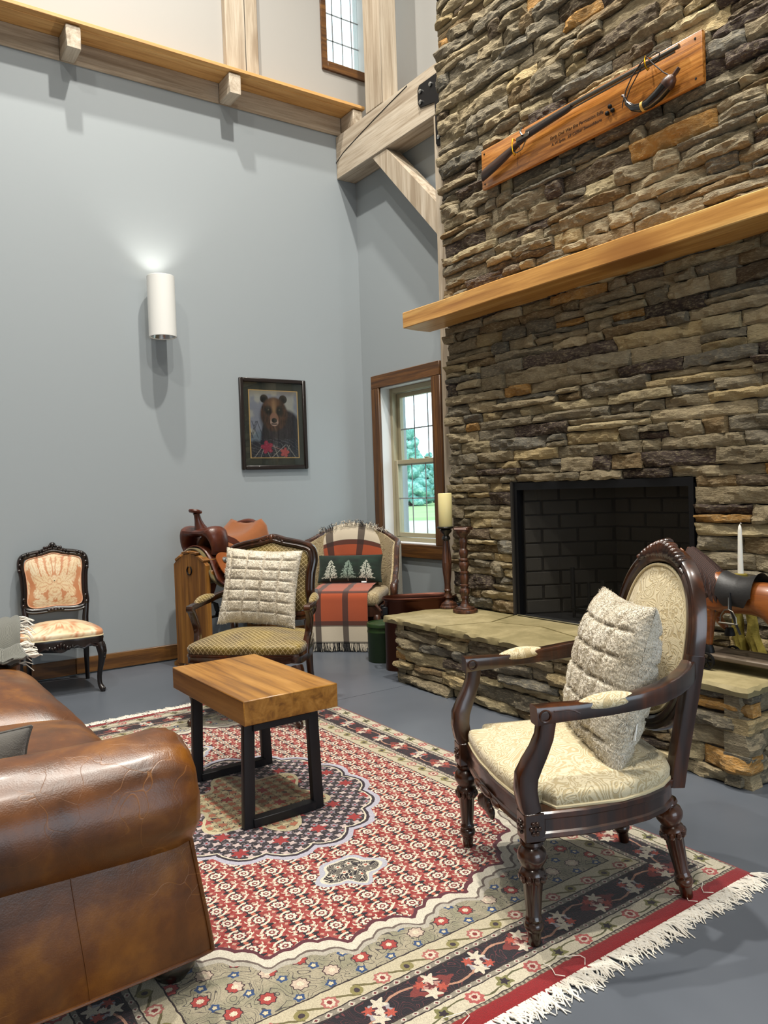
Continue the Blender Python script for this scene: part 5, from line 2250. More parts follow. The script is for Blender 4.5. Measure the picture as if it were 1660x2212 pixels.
inn_ = [(x * .885, 0, .712 + (z - .712) * .905) for x, y, z in ovl]
back_panel(inn_, .712, .022, yb_, M['paisley'], ac, 1, 'back_upholstery', M['piping'], .008)
back_panel(inn_, .712, .008, yb_, M['paisley'], ac, -1, 'back_lining', None, .012)


def to_world(th, ox, oy, p):
    return Vector((ox + p[0] * cos(th) - p[1] * sin(th), oy + p[0] * sin(th) + p[1] * cos(th), p[2]))


PN = 170
pm = pillow(.45, .475, .20, PN, PN, (5, 6), .0026, 3)
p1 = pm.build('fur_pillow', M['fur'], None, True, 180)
fur_coat(pm, p1, 90000, .013, 3, M['fur'])
pp0 = to_world(ATH, AX, AY, (-.02, -.055, .390 + RUGT))
p1.matrix_world = Matrix.Translation(pp0) @ Matrix.Rotation(ATH - .17, 4, 'Z') @ Matrix.Rotation(radians(15), 4, 'X')
tag(p1, 'off-white patchwork fur pillow standing edge-on in the cream oval-back armchair', 'pillow', 'patchwork fur pillows')
MB().box(-.245, -.205, -.03, -.0285, .04, .085, 0, Matrix.Rotation(.3, 4, 'Y')).build('care_label', M['paper'], p1, False)


# ================================================================== CARVED CHAIRS
def crom(P, n, closed=True):
    """Catmull-Rom through points"""
    P = [Vector(p) for p in P]
    N = len(P)
    out = []
    m = N if closed else N - 1
    for i in range(m):
        g = (lambda q: P[q % N]) if closed else (lambda q: P[max(0, min(N - 1, q))])
        p0, p1, p2, p3 = g(i - 1), g(i), g(i + 1), g(i + 2)
        for j in range(n):
            t = j / n
            out.append(.5 * ((2 * p1) + (p2 - p0) * t + (2 * p0 - 5 * p1 + 4 * p2 - p3) * t * t + (3 * p1 - p0 - 3 * p2 + p3) * t ** 3))
    if not closed:
        out.append(P[-1])
    return out


def cabriole(x, y, H, dx, dy, mat, root, s=1.0, glide=False):
    L = sqrt(dx * dx + dy * dy)
    dx, dy = dx / L, dy / L
    st = [(H, 0, .027), (H * .93, .006, .030), (H * .82, .014, .028), (H * .68, .010, .021), (H * .5, -.002, .0165), (H * .32, -.012, .0145), (H * .17, -.012, .014), (H * .09, -.002, .0165), (H * .045, .008, .018), (.004, .010, .013), (0, .010, .012)]
    pts = [(x + dx * o * s * 1.2, y + dy * o * s * 1.2, z) for z, o, r in st]
    k = MB()
    k.tube(crom(pts, 3, False), [r_ * s for r_ in np.interp(np.linspace(0, 10, 31), range(11), [q[2] for q in st]).tolist()], 12)
    # knee carving
    for j in range(4):
        zz = H * (.93 - .075 * j)
        o = np.interp(zz, [H * .68, H * .82, H], [.012, .016, .004]) * s * 1.2 + .018
        k.ball((x + dx * o, y + dy * o, zz), (.010, .010, .012), 7, 5)
    k.ball((x + dx * .018 * s, y + dy * .018 * s, H * .06), (.012, .012, .014), 8, 6)
    lg_ = k.build('leg', mat, root)
    if glide:
        MB().lathe([(.0115, 0), (.0125, .002), (.0125, .006)], 10, (x + dx * .010 * s * 1.2, y + dy * .010 * s * 1.2, 0)).build('glide', M['felt'], lg_)
    return lg_


def frame_back(half, yfun, cz, mat, root, wd=.021, dp=.020):
    H_ = [(x, 0, z) for x, z in half]
    full = H_ + [(-x, 0, z) for x, _, z in H_[::-1] if x > 1e-6]
    P = crom(full, 7)
    P = [Vector((p.x, yfun(p.z), p.z)) for p in P]
    n = len(P)
    k = MB()
    rr = []
    for j in range(n):
        t = (P[(j + 1) % n] - P[j - 1]).normalized()
        fw = Vector((0, 1, 0))
        fw = (fw - t * fw.dot(t)).normalized()
        sd = t.cross(fw).normalized()
        if sd.dot(P[j] - Vector((0, P[j].y, cz))) < 0:
            sd = -sd
        rr.append([P[j] + sd * (a * wd) + fw * (b * dp) for a, b in ((1, -.8), (1, .35), (.8, .8), (.45, .95), (.1, .7), (-.2, 1.0), (-.6, .85), (-.9, .4), (-1, -.8), (-.5, -1), (.5, -1))])
    k.rings(rr, closed=True)
    return k, P


def side_chair(root, mat, fab_back, fab_seat):
    """carved armless chair, y forward, front feet at y=.205"""
    yf = lambda z: -.175 - .055 * max(0, (z - .35)) / .3
    for sx in (-1, 1):
        cabriole(sx * .225, .195, .305, sx * .6, .8, mat, root, 1.0, True)
        # rear raked leg running up into the back post
        MB().tube([(sx * .178, -.215, 0), (sx * .176, -.20, .05), (sx * .174, -.178, .16), (sx * .174, -.172, .30), (sx * .178, yf(.42), .42), (sx * .19, yf(.52), .52)],
                  [.013, .014, .017, .021, .020, .018], 10).build('leg', mat, root)
        MB().lathe([(.0115, 0), (.0125, .004)], 10, (sx * .178, -.215, 0)).build('glide', M['felt'], root)
    half = [(0, .225), (.09, .232), (.17, .222), (.235, .205), (.25, .15), (.238, .02), (.215, -.11), (.19, -.175), (.1, -.19), (0, -.192)]
    ol = [(x, y) for x, y in half] + [(-x, y) for x, y in half[::-1] if x > 0 and y != 0]
    ol = ol[:-0] if False else ol
    P = [Vector((p.x, p.y)) for p in crom([(x, y, 0) for x, y in half + [(-x, y) for x, y in half[-2:0:-1]]], 6)]
    if sum(P[i - 1].x * P[i].y - P[i].x * P[i - 1].y for i in range(len(P))) < 0:
        P = P[::-1]

    def low(p):      # serpentine lower edge of the rail
        return .292 - (.024 * math.exp(-(p.x / .07) ** 2) if p.y > .1 else 0) + (.012 * sin(p.x * 26) ** 2 if p.y > .1 else 0)
    k = MB()
    k.rings([[(p.x * .96, p.y * .96, low(p)) for p in P], [(p.x, p.y, low(p) + .004) for p in P], [(p.x * 1.0, p.y * 1.0, .325) for p in P], [(p.x * 1.012, p.y * 1.012, .335) for p in P], [(p.x * 1.0, p.y * 1.0, .348) for p in P], [(p.x * .9, p.y * .9, .349) for p in P]])
    rail = k.build('seat_rail', mat, root, True, 40)
    k = MB()
    for j in range(-4, 5):
        k.ball((j * .016, .232, .305 + .008 * cos(j * 1.2)), (.010, .010, .020 - .002 * abs(j)), 7, 5, Matrix.Rotation(j * .25, 3, 'Y'))
    for sx in (-1, 1):
        pts = [(sx * (.07 + .02 * i), .236 - .002 * i, .298 + .010 * sin(i * 1.6)) for i in range(8)]
        k.tube(pts, [.008, .007, .006, .006, .007, .008, .007, .004], 6)
    k.build('carving', mat, rail)
    seat = dome_seat([p * 1.0 for p in P], .349, .388, .055, fab_seat, root, pip=M['piping'])
    hb_ = [(0, .49), (.09, .483), (.155, .487), (.187, .515), (.184, .60), (.188, .70), (.198, .775), (.184, .826), (.13, .845), (.07, .855), (0, .872)]
    k, FP = frame_back(hb_, yf, .67, mat, root)
    bf_ = k.build('back_frame', mat, root, True, 40)
    k = MB()
    for j in range(-6, 7):
        z = .888 - .0012 * j * j
        k.ball((j * .016, yf(z) + .008, z + .006 * (j % 2)), (.011, .018, .017 - .0012 * abs(j)), 7, 5, Matrix.Rotation(j * .12, 3, 'Y'))
    k.ball((0, yf(.9) + .01, .905), (.020, .018, .017), 8, 6)
    for j in range(-2, 3):
        k.ball((j * .02, yf(.487) + .016, .484 + .004 * (j % 2)), (.014, .010, .009), 7, 5)
    for sx in (-1, 1):
        for a, b in ((.178, .838), (.195, .815), (.2, .78), (.15, .85), (.186, .56), (.19, .52), (.205, .745)):
            k.ball((sx * a, yf(b) + .016, b), (.012, .011, .014), 7, 5)
    k.build('carved_crest', mat, bf_)
    inn = [(p.x * .885, 0, .672 + (p.z - .672) * .90) for p in FP]
    return yf, inn, P


def damask(a, b):
    """ivory palmette on salmon; a in [-1,1], b in [0,1.1] arrays -> colour"""
    x = np.abs(a)
    mask = np.zeros_like(a)
    vein = np.zeros_like(a)

    def lf(cx, cy, rx, ry, rot, v=True):
        nonlocal mask, vein
        dx, dy = x - cx, b - cy
        p, q = dx * cos(rot) + dy * sin(rot), -dx * sin(rot) + dy * cos(rot)
        q = q - .25 * (p / rx) ** 2 * ry
        th = np.arctan2(q / ry, p / rx)
        r = np.sqrt((p / rx) ** 2 + (q / ry) ** 2) * (1 + .07 * np.cos(th * 14))
        m = 1 - smooth(.92, 1.04, r)
        mask = np.maximum(mask, m)
        if v:
            vein = np.maximum(vein * (1 - m), m * ((np.abs(q / ry) < .10) | (np.abs(r - .7) < .07)))
    lf(.70, .80, .30, .13, 1.0)
    lf(.42, .82, .26, .09, 1.25)
    lf(.17, .86, .24, .09, 1.40)
    lf(.0, .90, .06, .20, 0)
    lf(.55, .55, .26, .11, .35)
    lf(.42, .42, .24, .12, -.1)
    lf(.30, .60, .22, .09, .9)
    lf(.60, .30, .14, .10, -.5)
    lf(.45, .20, .2, .07, .6)
    lf(.16, .46, .10, .17, 0)
    lf(.14, .25, .10, .20, .3)
    lf(0, .50, .10, .14, 0)
    lf(0, .30, .09, .14, 0)
    lf(.55, .07, .22, .10, .1)
    lf(.15, .04, .2, .07, 0)
    lf(.98, .40, .12, .2, 0)
    lf(.98, .95, .2, .2, 0)
    lf(.30, 1.07, .3, .07, .1)
    n = fbm(a * 3, b * 4, 2)
    base = Sa('#b8754a') + (Sa('#c78d62') - Sa('#b8754a')) * (np.clip(n * .5 + .5, 0, 1))[..., None]
    iv = Sa('#dcc39a') + (Sa('#e3d2b0') - Sa('#dcc39a')) * (np.clip(n + .5, 0, 1))[..., None]
    mk = (mask * (1 - vein * .55))[..., None]
    return base * (1 - mk) + iv * mk


def side_chair_thing(name, loc, rz, label):
    t = thing(name, label, 'chair', loc, rz)
    yf, inn, P = side_chair(t, M['ebony'], M['damask'], M['piping'])
    # damask back panel and seat as coloured grids
    for ch_ in list(t.children):
        if ch_.name.startswith('seat') and not ch_.name.startswith('seat_rail'):
            me_ = ch_.data
            co = np.array([v.co[:] for v in me_.vertices])
            A_ = co[:, 0] / .25
            B_ = (.225 - co[:, 1]) / .42 + (.40 - co[:, 2]) * .8
            c_ = damask(A_ * .9, np.abs(B_))
            at_ = me_.color_attributes.new('Col', 'FLOAT_COLOR', 'POINT')
            at_.data.foreach_set('color', np.hstack([c_, np.ones((len(c_), 1))]).astype(np.float32).ravel())
            me_.materials[0] = M['damask']
    V, C = [], []
    n = len(inn)
    ss = np.linspace(1, 0.02, 34)
    for s in ss:
        V.append([(p[0] * s, yf(.672 + (p[2] - .672) * s) + .008 + .026 * (1 - s ** 2.5), .672 + (p[2] - .672) * s) for p in inn])
    V = np.array(V)
    C = damask(V[..., 0] / .172, (V[..., 2] - .50) / .325)
    V = np.concatenate([V, V[:, :1]], 1)
    C = np.concatenate([C, C[:, :1]], 1)
    bu = MB().ngrid(V, None, C, flip=True).build('back_upholstery', M['damask'], t, True, 180)
    MB().tube([(p[0] * .99, yf(p[2]) + .011, .672 + (p[2] - .672) * .99) for p in inn], .0035, 6, closed=True).build('piping', mat_simple('peach_gimp', '#cf9c7c', .7), bu)
    MB().rings([[(p[0], yf(p[2]) - .012, p[2]) for p in inn], [(p[0], yf(p[2]) + .006, p[2]) for p in inn]]).build('back_lining', M['piping'], t, False)
    return t


sch = side_chair_thing('carved_side_chair', (.345, -2.60, 0), radians(-99), 'black carved side chair with salmon damask against the grey wall behind the sofa')

# ------------------------------------------------------------------ gold lattice armchair
GX, GY, GTH = 1.712, -1.875, radians(225.5)
gc = thing('gold_lattice_armchair', 'armchair in gold lattice brocade with carved dark frame, behind the side table', 'armchair', (GX, GY, RUGT), GTH)
gyf = lambda z: -.235 - .10 * max(0, z - .38) - .10 * max(0, z - .38) ** 2
for sx in (-1, 1):
    cabriole(sx * .285, .235, .315, sx * .6, .8, M['walnut'], gc, 1.1)
    MB().tube([(sx * .225, -.34, 0), (sx * .222, -.31, .05), (sx * .218, -.255, .17), (sx * .216, -.235, .32), (sx * .220, gyf(.44), .44), (sx * .238, gyf(.56), .56)], [.014, .015, .019, .023, .022, .02], 10).build('leg', M['walnut'], gc)
half = [(0, .258), (.10, .268), (.20, .256), (.285, .245), (.308, .19), (.302, .05), (.28, -.1), (.245, -.215), (.12, -.245), (0, -.248)]
P = [Vector((p.x, p.y)) for p in crom([(x, y, 0) for x, y in half + [(-x, y) for x, y in half[-2:0:-1]]], 7)]
if sum(P[i - 1].x * P[i].y - P[i].x * P[i - 1].y for i in range(len(P))) < 0:
    P = P[::-1]
lowg = lambda p: .312 - (.018 * math.exp(-(p.x / .07) ** 2) if p.y > .1 else 0) + (.014 * sin(p.x * 18) ** 2 if p.y > .1 else 0)
k = MB()
k.rings([[(p.x * .96, p.y * .96, lowg(p)) for p in P], [(p.x, p.y, lowg(p) + .004) for p in P], [(p.x, p.y, .352) for p in P], [(p.x * 1.012, p.y * 1.012, .36) for p in P], [(p.x, p.y, .372) for p in P], [(p.x * .9, p.y * .9, .373) for p in P]])
gr_ = k.build('seat_rail', M['walnut'], gc, True, 40)
k = MB()
for j in range(-3, 4):
    k.ball((j * .02, .268, .325), (.012, .010, .018 - .002 * abs(j)), 7, 5, Matrix.Rotation(j * .3, 3, 'Y'))
k.build('carving', M['walnut'], gr_)
dome_seat(P, .373, .418, .050, M['lattice'], gc)
hbk = [(0, .495), (.11, .488), (.20, .492), (.238, .53), (.228, .63), (.232, .73), (.245, .80), (.230, .862), (.165, .888), (.08, .905), (0, .925)]
k, FP = frame_back(hbk, gyf, .70, M['walnut'], gc, .026, .022)
gb = k.build('back_frame', M['walnut'], gc, True, 40)
k = MB()
for j in range(-3, 4):
    z = .942 - .003 * j * j
    k.ball((j * .022, gyf(z) + .012, z - .006), (.016, .014, .015 - .001 * abs(j)), 8, 6, Matrix.Rotation(j * .25, 3, 'Y'))
k.ball((0, gyf(.93) + .016, .928), (.014, .012, .018), 8, 6)
k.build('carved_crest', M['walnut'], gb)
inn = [(p.x * .885, 0, .70 + (p.z - .70) * .885) for p in FP]
back_panel(inn, .70, .03, gyf, M['lattice'], gc, 1, 'back_upholstery', None, .006)
back_panel(inn, .70, .012, gyf, M['lattice'], gc, -1, 'back_lining', None, .012)
for sx in (-1, 1):
    ap = [(sx * .262, gyf(.60) + .005, .622), (sx * .285, -.17, .618), (sx * .308, -.08, .606), (sx * .322, .02, .598), (sx * .325, .10, .592), (sx * .322, .13, .586)]
    a = MB().sweep(crom(ap, 3, False), .034, .032, ch=.35).build('arm', M['walnut'], gc)
    MB().lathe([(.012, -.018), (.019, -.016), (.019, .016), (.012, .018)], 16, (sx * .322, .128, .588), Matrix.Rotation(pi / 2, 3, 'Y')).build('scroll', M['walnut'], a)
    MB().sweep(crom([(sx * .322, .118, .58), (sx * .320, .085, .53), (sx * .308, .075, .46), (sx * .300, .10, .40), (sx * .298, .115, .35)], 4, False), .034, .036, up=(0, 1, 0), ch=.35).build('arm_support', M['walnut'], gc)
    k = MB()
    rr = []
    for i in range(13):
        t = i / 12
        s = max(.06, sin(pi * t) ** .5)
        q = Vector(ap[4]).lerp(Vector(ap[1]), .12 + .75 * t)
        q.x += sx * .010 * sin(pi * t)
        rr.append([(q.x + .026 * s * cos(w_), q.y, q.z + .010 + (.026 if sin(w_) > 0 else .01) * s * sin(w_)) for w_ in [2 * pi * j / 14 for j in range(14)]])
    k.rings(rr)
    k.build('arm_pad', M['lattice'], gc, True, 60)
pm = pillow(.44, .43, .15, PN, PN, (4.4, 7), .0026, 12)
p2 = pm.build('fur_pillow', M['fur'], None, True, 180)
fur_coat(pm, p2, 80000, .013, 8, M['fur'])
p2.matrix_world = Matrix.Translation(to_world(GTH, GX, GY, (.03, -.07, .474))) @ Matrix.Rotation(GTH + .05, 4, 'Z') @ Matrix.Rotation(radians(17), 4, 'X') @ Matrix.Rotation(radians(-4), 4, 'Y')
tag(p2, 'cream patchwork fur pillow facing forward on the gold lattice armchair', 'pillow', 'patchwork fur pillows')

# ------------------------------------------------------------------ tub chair in the corner, throw, lumbar pillow
BX, BYY, BTH = .432, -.480, radians(225.5)
bc = thing('tub_armchair', 'faded tan tub armchair with carved dark arms in the corner by the window', 'armchair', (BX, BYY, 0), BTH)
N = 56


def tub(t):
    """t in [-1,1] left..right; centre line of the tub wall, height of its top"""
    a = t * radians(132)
    x, y = .385 * sin(a), -.10 - .205 * cos(a)
    if abs(t) > .72:
        u = (abs(t) - .72) / .28
        y = -.10 - .205 * cos(.72 * radians(132)) + u * .32
        x = math.copysign(.385 * sin(.72 * radians(132)) + .015 * u, t)
    at = abs(t)
    z = .875 - .09 * smooth(0.15, .55, at) - .02 * smooth(.5, .72, at) - .20 * smooth(.74, .90, at) - .09 * smooth(.9, 1.0, at)
    return x, y, float(z)


tt = np.linspace(-1, 1, N)
C = [tub(t) for t in tt]
inner, outer = [], []
for i, (x, y, z) in enumerate(C):
    a, b = C[max(0, i - 1)], C[min(N - 1, i + 1)]
    tx, ty = b[0] - a[0], b[1] - a[1]
    L = sqrt(tx * tx + ty * ty)
    nx_, ny_ = -ty / L, tx / L
    if nx_ * (0 - x) + ny_ * (.05 - y) < 0:
        nx_, ny_ = -nx_, -ny_
    zs = np.linspace(.30, z, 10)
    inner.append([(x + nx_ * (.035 + .012 * sin(pi * (q - .3) / max(.05, z - .3))), y + ny_ * (.035 + .012 * sin(pi * (q - .3) / max(.05, z - .3))), q) for q in zs])
    outer.append([(x - nx_ * .022, y - ny_ * .022, q) for q in zs])
k = MB()
I, O = np.array(inner), np.array(outer)
k.ngrid(I, flip=False)
k.ngrid(O, flip=True)
k.ngrid(np.stack([I[:, -1], O[:, -1]], 1), flip=False)
k.ngrid(np.stack([I[0], O[0]], 1))
k.ngrid(np.stack([I[-1], O[-1]], 1))
k.build('tub_back', M['tan_velvet'], bc, True, 60)
k = MB()
k.tube([(x, y, z + .006) for x, y, z in C], .021, 8)
top_r = k.build('top_rail', M['carved_brown'], bc)
k = MB()
for i in range(2, N - 2):
    x, y, z = C[i]
    k.ball((x, y, z + .020), (.012, .012, .010), 6, 4)
k.build('carving', M['carved_brown'], top_r)
for sx in (-1, 1):
    x, y, z = C[-1] if sx > 0 else C[0]
    k = MB()
    k.tube(crom([(x, y - .06, z + .03), (x, y + .01, z + .012), (x, y + .035, z - .03), (x * .99, y + .02, z - .075), (x * .97, y + .005, z - .12), (x * .96, y + .02, z - .17), (x * .95, y + .03, .31)], 4, False), [.026] * 4 + [.030] * 4 + [.027] * 4 + [.022] * 4 + [.02] * 4 + [.024] * 4 + [.026], 10)
    for q in range(8):
        a = q * .8
        k.ball((x + sx * .014, y + .02 + .018 * cos(a), z - .02 - .022 * q + .006 * sin(a)), (.016, .014, .015), 7, 5)
    k.build('arm_front', M['carved_brown'], bc)
for sx in (-1, 1):
    cabriole(sx * .26, .25, .26, sx * .5, .8, M['carved_brown'], bc, 1.0)
    MB().tube([(sx * .2, -.27, 0), (sx * .2, -.25, .1), (sx * .2, -.22, .27)], [.014, .017, .022], 8).build('leg', M['carved_brown'], bc)
k = MB()
k.prism([(-.29, -.12), (-.2, -.27), (.2, -.27), (.29, -.12), (.30, .25), (.2, .285), (-.2, .285), (-.30, .25)], .258, .33)
k.build('seat_rail', M['carved_brown'], bc, False)
k = MB()
k.box(-.285, .285, -.20, .285, .33, .435, .035, None, 3)
k.build('seat_cushion', M['tan_velvet'], bc)

# throw: a strip following back -> seat -> front drop. path (y, z) from the front end up
tp = [(.305, .072), (.309, .16), (.311, .28), (.307, .36), (.298, .415), (.268, .444), (.2, .452), (.05, .456), (-.09, .458), (-.165, .468), (-.205, .53), (-.222, .64), (-.236, .76), (-.25, .85), (-.272, .902), (-.305, .925), (-.328, .91), (-.334, .86), (-.335, .79)]
path = crom([(0, y, z) for y, z in tp], 5, False)
acc = [0]
for a, b in zip(path, path[1:]):
    acc.append(acc[-1] + (b - a).length)
tot = acc[-1]
sc_ = 1.30 / tot
NUv = 44
V, UVs = [], []
for i, p in enumerate(path):
    r, ru = [], []
    v = acc[i] * sc_
    up = smooth(.80, 1.15, v)          # 0 on the seat, 1 on the back
    for j in range(NUv + 1):
        u = j / NUv * .43
        xx = .225 - u * (1.0 + .30 * float(up)) + .045 * float(up)
        fold = .010 * sin(u * 42) * float(smooth(.27, .43, .43 - u)) * float(up) * 1.6
        wave_ = .004 * sin(u * 20 + v * 4) + .003 * float(vnoise(u * 9, v * 7, 2))
        drop = float(smooth(.45, .1, v))
        y, z = p.y, p.z
        if v < .50:
            y += wave_ * 1.2 * drop + .004
        elif up > .2:
            y += abs(wave_) + .012 + fold * (1 if v < 1.15 else -1)
            # top edge sags toward the wings
            z -= .085 * float(smooth(.85, 1.15, v)) * (abs(u - .2) / .215) ** 2.2
        else:
            z += abs(wave_) + .004
        r.append((xx, y, z))
        ru.append((u, v))
    V.append(r)
    UVs.append(ru)
V, UVs = np.array(V), np.array(UVs)
th = thing('plaid_throw', 'orange, cream and black plaid wool throw draped over the corner tub chair', 'throw blanket', (BX, BYY, 0), BTH)
k = MB()
k.ngrid(V, UVs)
o = k.build('cloth', M['plaid'], th, True, 180)
sm_ = o.modifiers.new('thick', 'SOLIDIFY')
sm_.thickness = .005
sm_.offset = -1
rr_ = random.Random(9)
RIDGE = max(range(len(path)), key=lambda i: path[i].z) - 3
for name_, blk in (('cream', False), ('black', True)):
    k = MB()
    for row, sgn in ((0, 1), (-1, -1)):
        for j in range(120):
            u = j / 119 * .43
            isb = min(abs(u - .055), abs(u - .262)) < .024 or rr_.random() < .25
            if isb != blk:
                continue
            f = u / .43 * NUv
            j0 = min(int(f), NUv - 1)
            b = Vector(V[row, j0]).lerp(Vector(V[row, j0 + 1]), f - j0)
            if sgn > 0:
                pts = [b + Vector((0, 0, .004)), b + Vector((rr_.uniform(-.004, .004), .003, -.03)), b + Vector((rr_.uniform(-.009, .009), .002 + rr_.uniform(-.004, .006), -.060 + rr_.uniform(-.006, .004)))]
            else:
                a = rr_.uniform(-.7, .7)
                b = Vector(V[RIDGE, j0]).lerp(Vector(V[RIDGE, j0 + 1]), f - j0) + Vector((0, .012, .0))
                pts = [b, b + Vector((a * .015, .016, .018)), b + Vector((a * .03, .022 + rr_.uniform(-.005, .012), .034 + rr_.uniform(-.018, .012))), b + Vector((a * .05 + rr_.uniform(-.01, .01), .035, .030 + rr_.uniform(-.03, .02)))]
            k.tube(pts, [.0022, .0022, .0016] if sgn > 0 else [.002, .002, .002, .0014], 4, cap=False)
    k.build('fringe', M['fringe_' + name_], th, True, 180, kind='stuff')


def trees(A, B, s):
    base = np.zeros(A.shape + (3,)) + Sa('#0d2419') + (fbm(A * 4, B * 4, 3) * .5)[..., None] * Sa('#0d2419')
    if s < 0:
        return np.clip(base, .001, 1)
    for i, (cx, c) in enumerate(((-.55, '#cfd2c2'), (.02, '#8fa394'), (.58, '#cfd2c2'))):
        x = (A - cx) * .24
        y = (B + .08) * .105 + .005
        h = .070
        t = np.clip((y + h) / (2 * h), 0, 1)
        tier = (t * 5.0) % 1.0
        wdt = .058 * (1 - t) ** .8 * (.70 + .42 * (1 - tier)) + .004
        tw = fbm(A * 40, B * 18, i, 2)
        inside = (np.abs(x) < wdt * (1 + .22 * tw)) & (t > .02) & (t < .99)
        spk = (fbm(A * 60, B * 30, i + 5, 2) > -.35)
        trunk = (np.abs(x + .004 * np.sin(y * 60)) < .003) & (t < .9)
        rib = np.abs(((y * 1.0 - np.abs(x) * -.55) * 90) % 1.0 - .5) < .12
        m = (inside & spk & ~trunk & ~rib).astype(float)[..., None]
        base = base * (1 - m) + Sa(c) * m
        st_ = ((np.abs(x) < .003) & (y < -h + .004) & (y > -h - .016)).astype(float)[..., None]
        base = base * (1 - st_) + Sa(c) * st_
    return np.clip(base, .001, 1)


pm = pillow(.52, .225, .12, 200, 100, None, .0004, 5, .04, trees)
p3 = pm.build('lumbar_pillow', M['velvet_print'], None, True, 180)
p3.matrix_world = Matrix.Translation(to_world(BTH, BX, BYY, (.005, -.055, .471))) @ Matrix.Rotation(BTH, 4, 'Z') @ Matrix.Rotation(radians(20), 4, 'X')
tag(p3, 'dark green velvet lumbar pillow with three pale fir trees on the plaid throw', 'pillow')
MB().box(-.14, -.10, .02, .022, -.004, .006).build('care_label', M['paper'], p3, False)

# ================================================================== SADDLE RACK + SADDLE
KX, KY, KTH = .285, -1.815, radians(18)
rk = thing('saddle_rack', 'stained wooden saddle rack with a horseshoe nailed to its plank end', 'rack', (KX, KY, 0), KTH)
W = .34
planks = [0, .085, .15, .24, W]
topc = lambda x: .80 - .075 * (abs(x - W / 2) / (W / 2)) ** 2.2
for yq in (0, .66):
    for a, b in zip(planks, planks[1:]):
        n = 6
        pts = [(a + .001, .04)] + [(b - .001, .04)] + [(b - .001 + (a - b + .002) * i / n, topc(b + (a - b) * i / n)) for i in range(n + 1)]
        k = MB()
        k.prism(pts, 0, .034, Matrix(((1, 0, 0, 0), (0, 0, -1, yq + .034), (0, 1, 0, 0), (0, 0, 0, 1))))
        k.build('plank', M['rack_wood'], rk, False)
    ov = .085 if yq == 0 else .025
    k = MB()
    k.prism([(-ov, .0), (W + .085, 0), (W + .085, .028), (W + .03, .062), (-.02, .062), (-ov, .028)], 0, .05, Matrix(((1, 0, 0, 0), (0, 0, -1, yq + .086), (0, 1, 0, 0), (0, 0, 0, 1))))
    k.build('foot', M['rack_wood_y'], rk, False)
for x0, z0, rot in ((.0, .695, 0), (W - .03, .695, 0)):
    MB().box(x0 - .012, x0 + .042,   .0345, .725, z0 - .045, z0 - .005, .004).build('side_rail', M['rack_wood_y'], rk)
for x0, z0, rot in ((.055, .762, -.5), (.13, .80, -.12), (.21, .80, .12), (.285, .762, .5)):
    MB().box(-.034, .034, -.006, .715, 0, .018, .003, Matrix.Translation((x0, 0, z0)) @ Matrix.Rotation(rot, 4, 'Y')).build('slat', M['rack_wood_y'], rk)
k = MB()
hsx, hsz = .17, .688
hp = [(hsx + .024 * sin(a) * (1 if abs(a) < 2 else .9), -.004, hsz - .030 * cos(a) + (0)) for a in np.linspace(-2.6, 2.6, 20)]
k.sweep(hp, .006, .009, up=(0, 1, 0), ch=.3)
k.build('horseshoe', M['iron'], rk)
sdl = thing('western_saddle', 'reddish-brown western saddle with orange suede seat on the wooden rack', 'saddle', to_world(KTH, KX, KY, (W / 2, .30, .826)), KTH)


def skirt(a, b, y0, y1, r, dropL, dz=0, flare=.0):
    y = y0 + (y1 - y0) * a
    t = (b - .5) * 2
    s = abs(t)
    arc = .45
    if s < arc:
        th = s / arc * radians(68)
        x, z = r * sin(th), r * cos(th) - r
    else:
        q = (s - arc) / (1 - arc)
        th = radians(68)
        x = r * sin(th) + q * dropL * cos(radians(70)) + flare * q * q
        z = r * cos(th) - r - q * dropL * sin(radians(70))
    return (math.copysign(x, t), y, z + dz)


def sheet(name, mat, y0, y1, r, drop, dz, shape=None, th=.008, nu=18, nv=40):
    k = MB()

    def f(a, b):
        p = list(skirt(a, b, y0, y1, r, drop, dz))
        return shape(a, b, p) if shape else p
    k.grid(f, nu, nv, uv=False)
    o = k.build(name, mat, sdl, True, 180)
    m_ = o.modifiers.new('thick', 'SOLIDIFY')
    m_.thickness = th
    m_.offset = 1
    return o


def rnd_corner(a, b, p):
    # rounded lower corners: pull the hem up near the ends, rise towards the cantle
    s = abs(b - .5) * 2
    e = max(0, abs(a - .5) * 2 - .55) / .45
    p[2] += .07 * e * e * max(0, s - .45) / .55
    p[2] += .015 * (2 * a - 1) ** 2
    return p


sheet('fleece_pad', M['fleece'], -.275, .36, .150, .19, .0, rnd_corner, .012)
sheet('skirt', M['saddle'], -.25, .40, .168, .20, .014, rnd_corner, .007)
sheet('seat_jockey', M['saddle'], -.02, .34, .182, .105, .028, rnd_corner, .006)
k = MB()


def seat_f(a, b):
    y = -.13 + .385 * a
    t = (b - .5) * 3.2
    dip = .045 + .085 * (max(0, a - .45) / .55) ** 2.2 + .035 * max(0, .3 - a) / .3
    wd = .085 + .075 * smooth(.1, .8, a)
    tc = max(-1, min(1, t))
    ex = max(0, abs(t) - 1)
    z = dip + .035 * (tc * tc) * float(smooth(.35, 1, a)) - .055 * tc * tc * (1 - float(smooth(.1, .75, a)))
    return (math.copysign(abs(tc) * wd + ex * .06, t), y, z - ex * (z + .02) * 1.6)


k.grid(seat_f, 20, 20, uv=False)
o = k.build('seat', M['suede'], sdl, True, 180)
m_ = o.modifiers.new('thick', 'SOLIDIFY')
m_.thickness = .035
m_.offset = -1
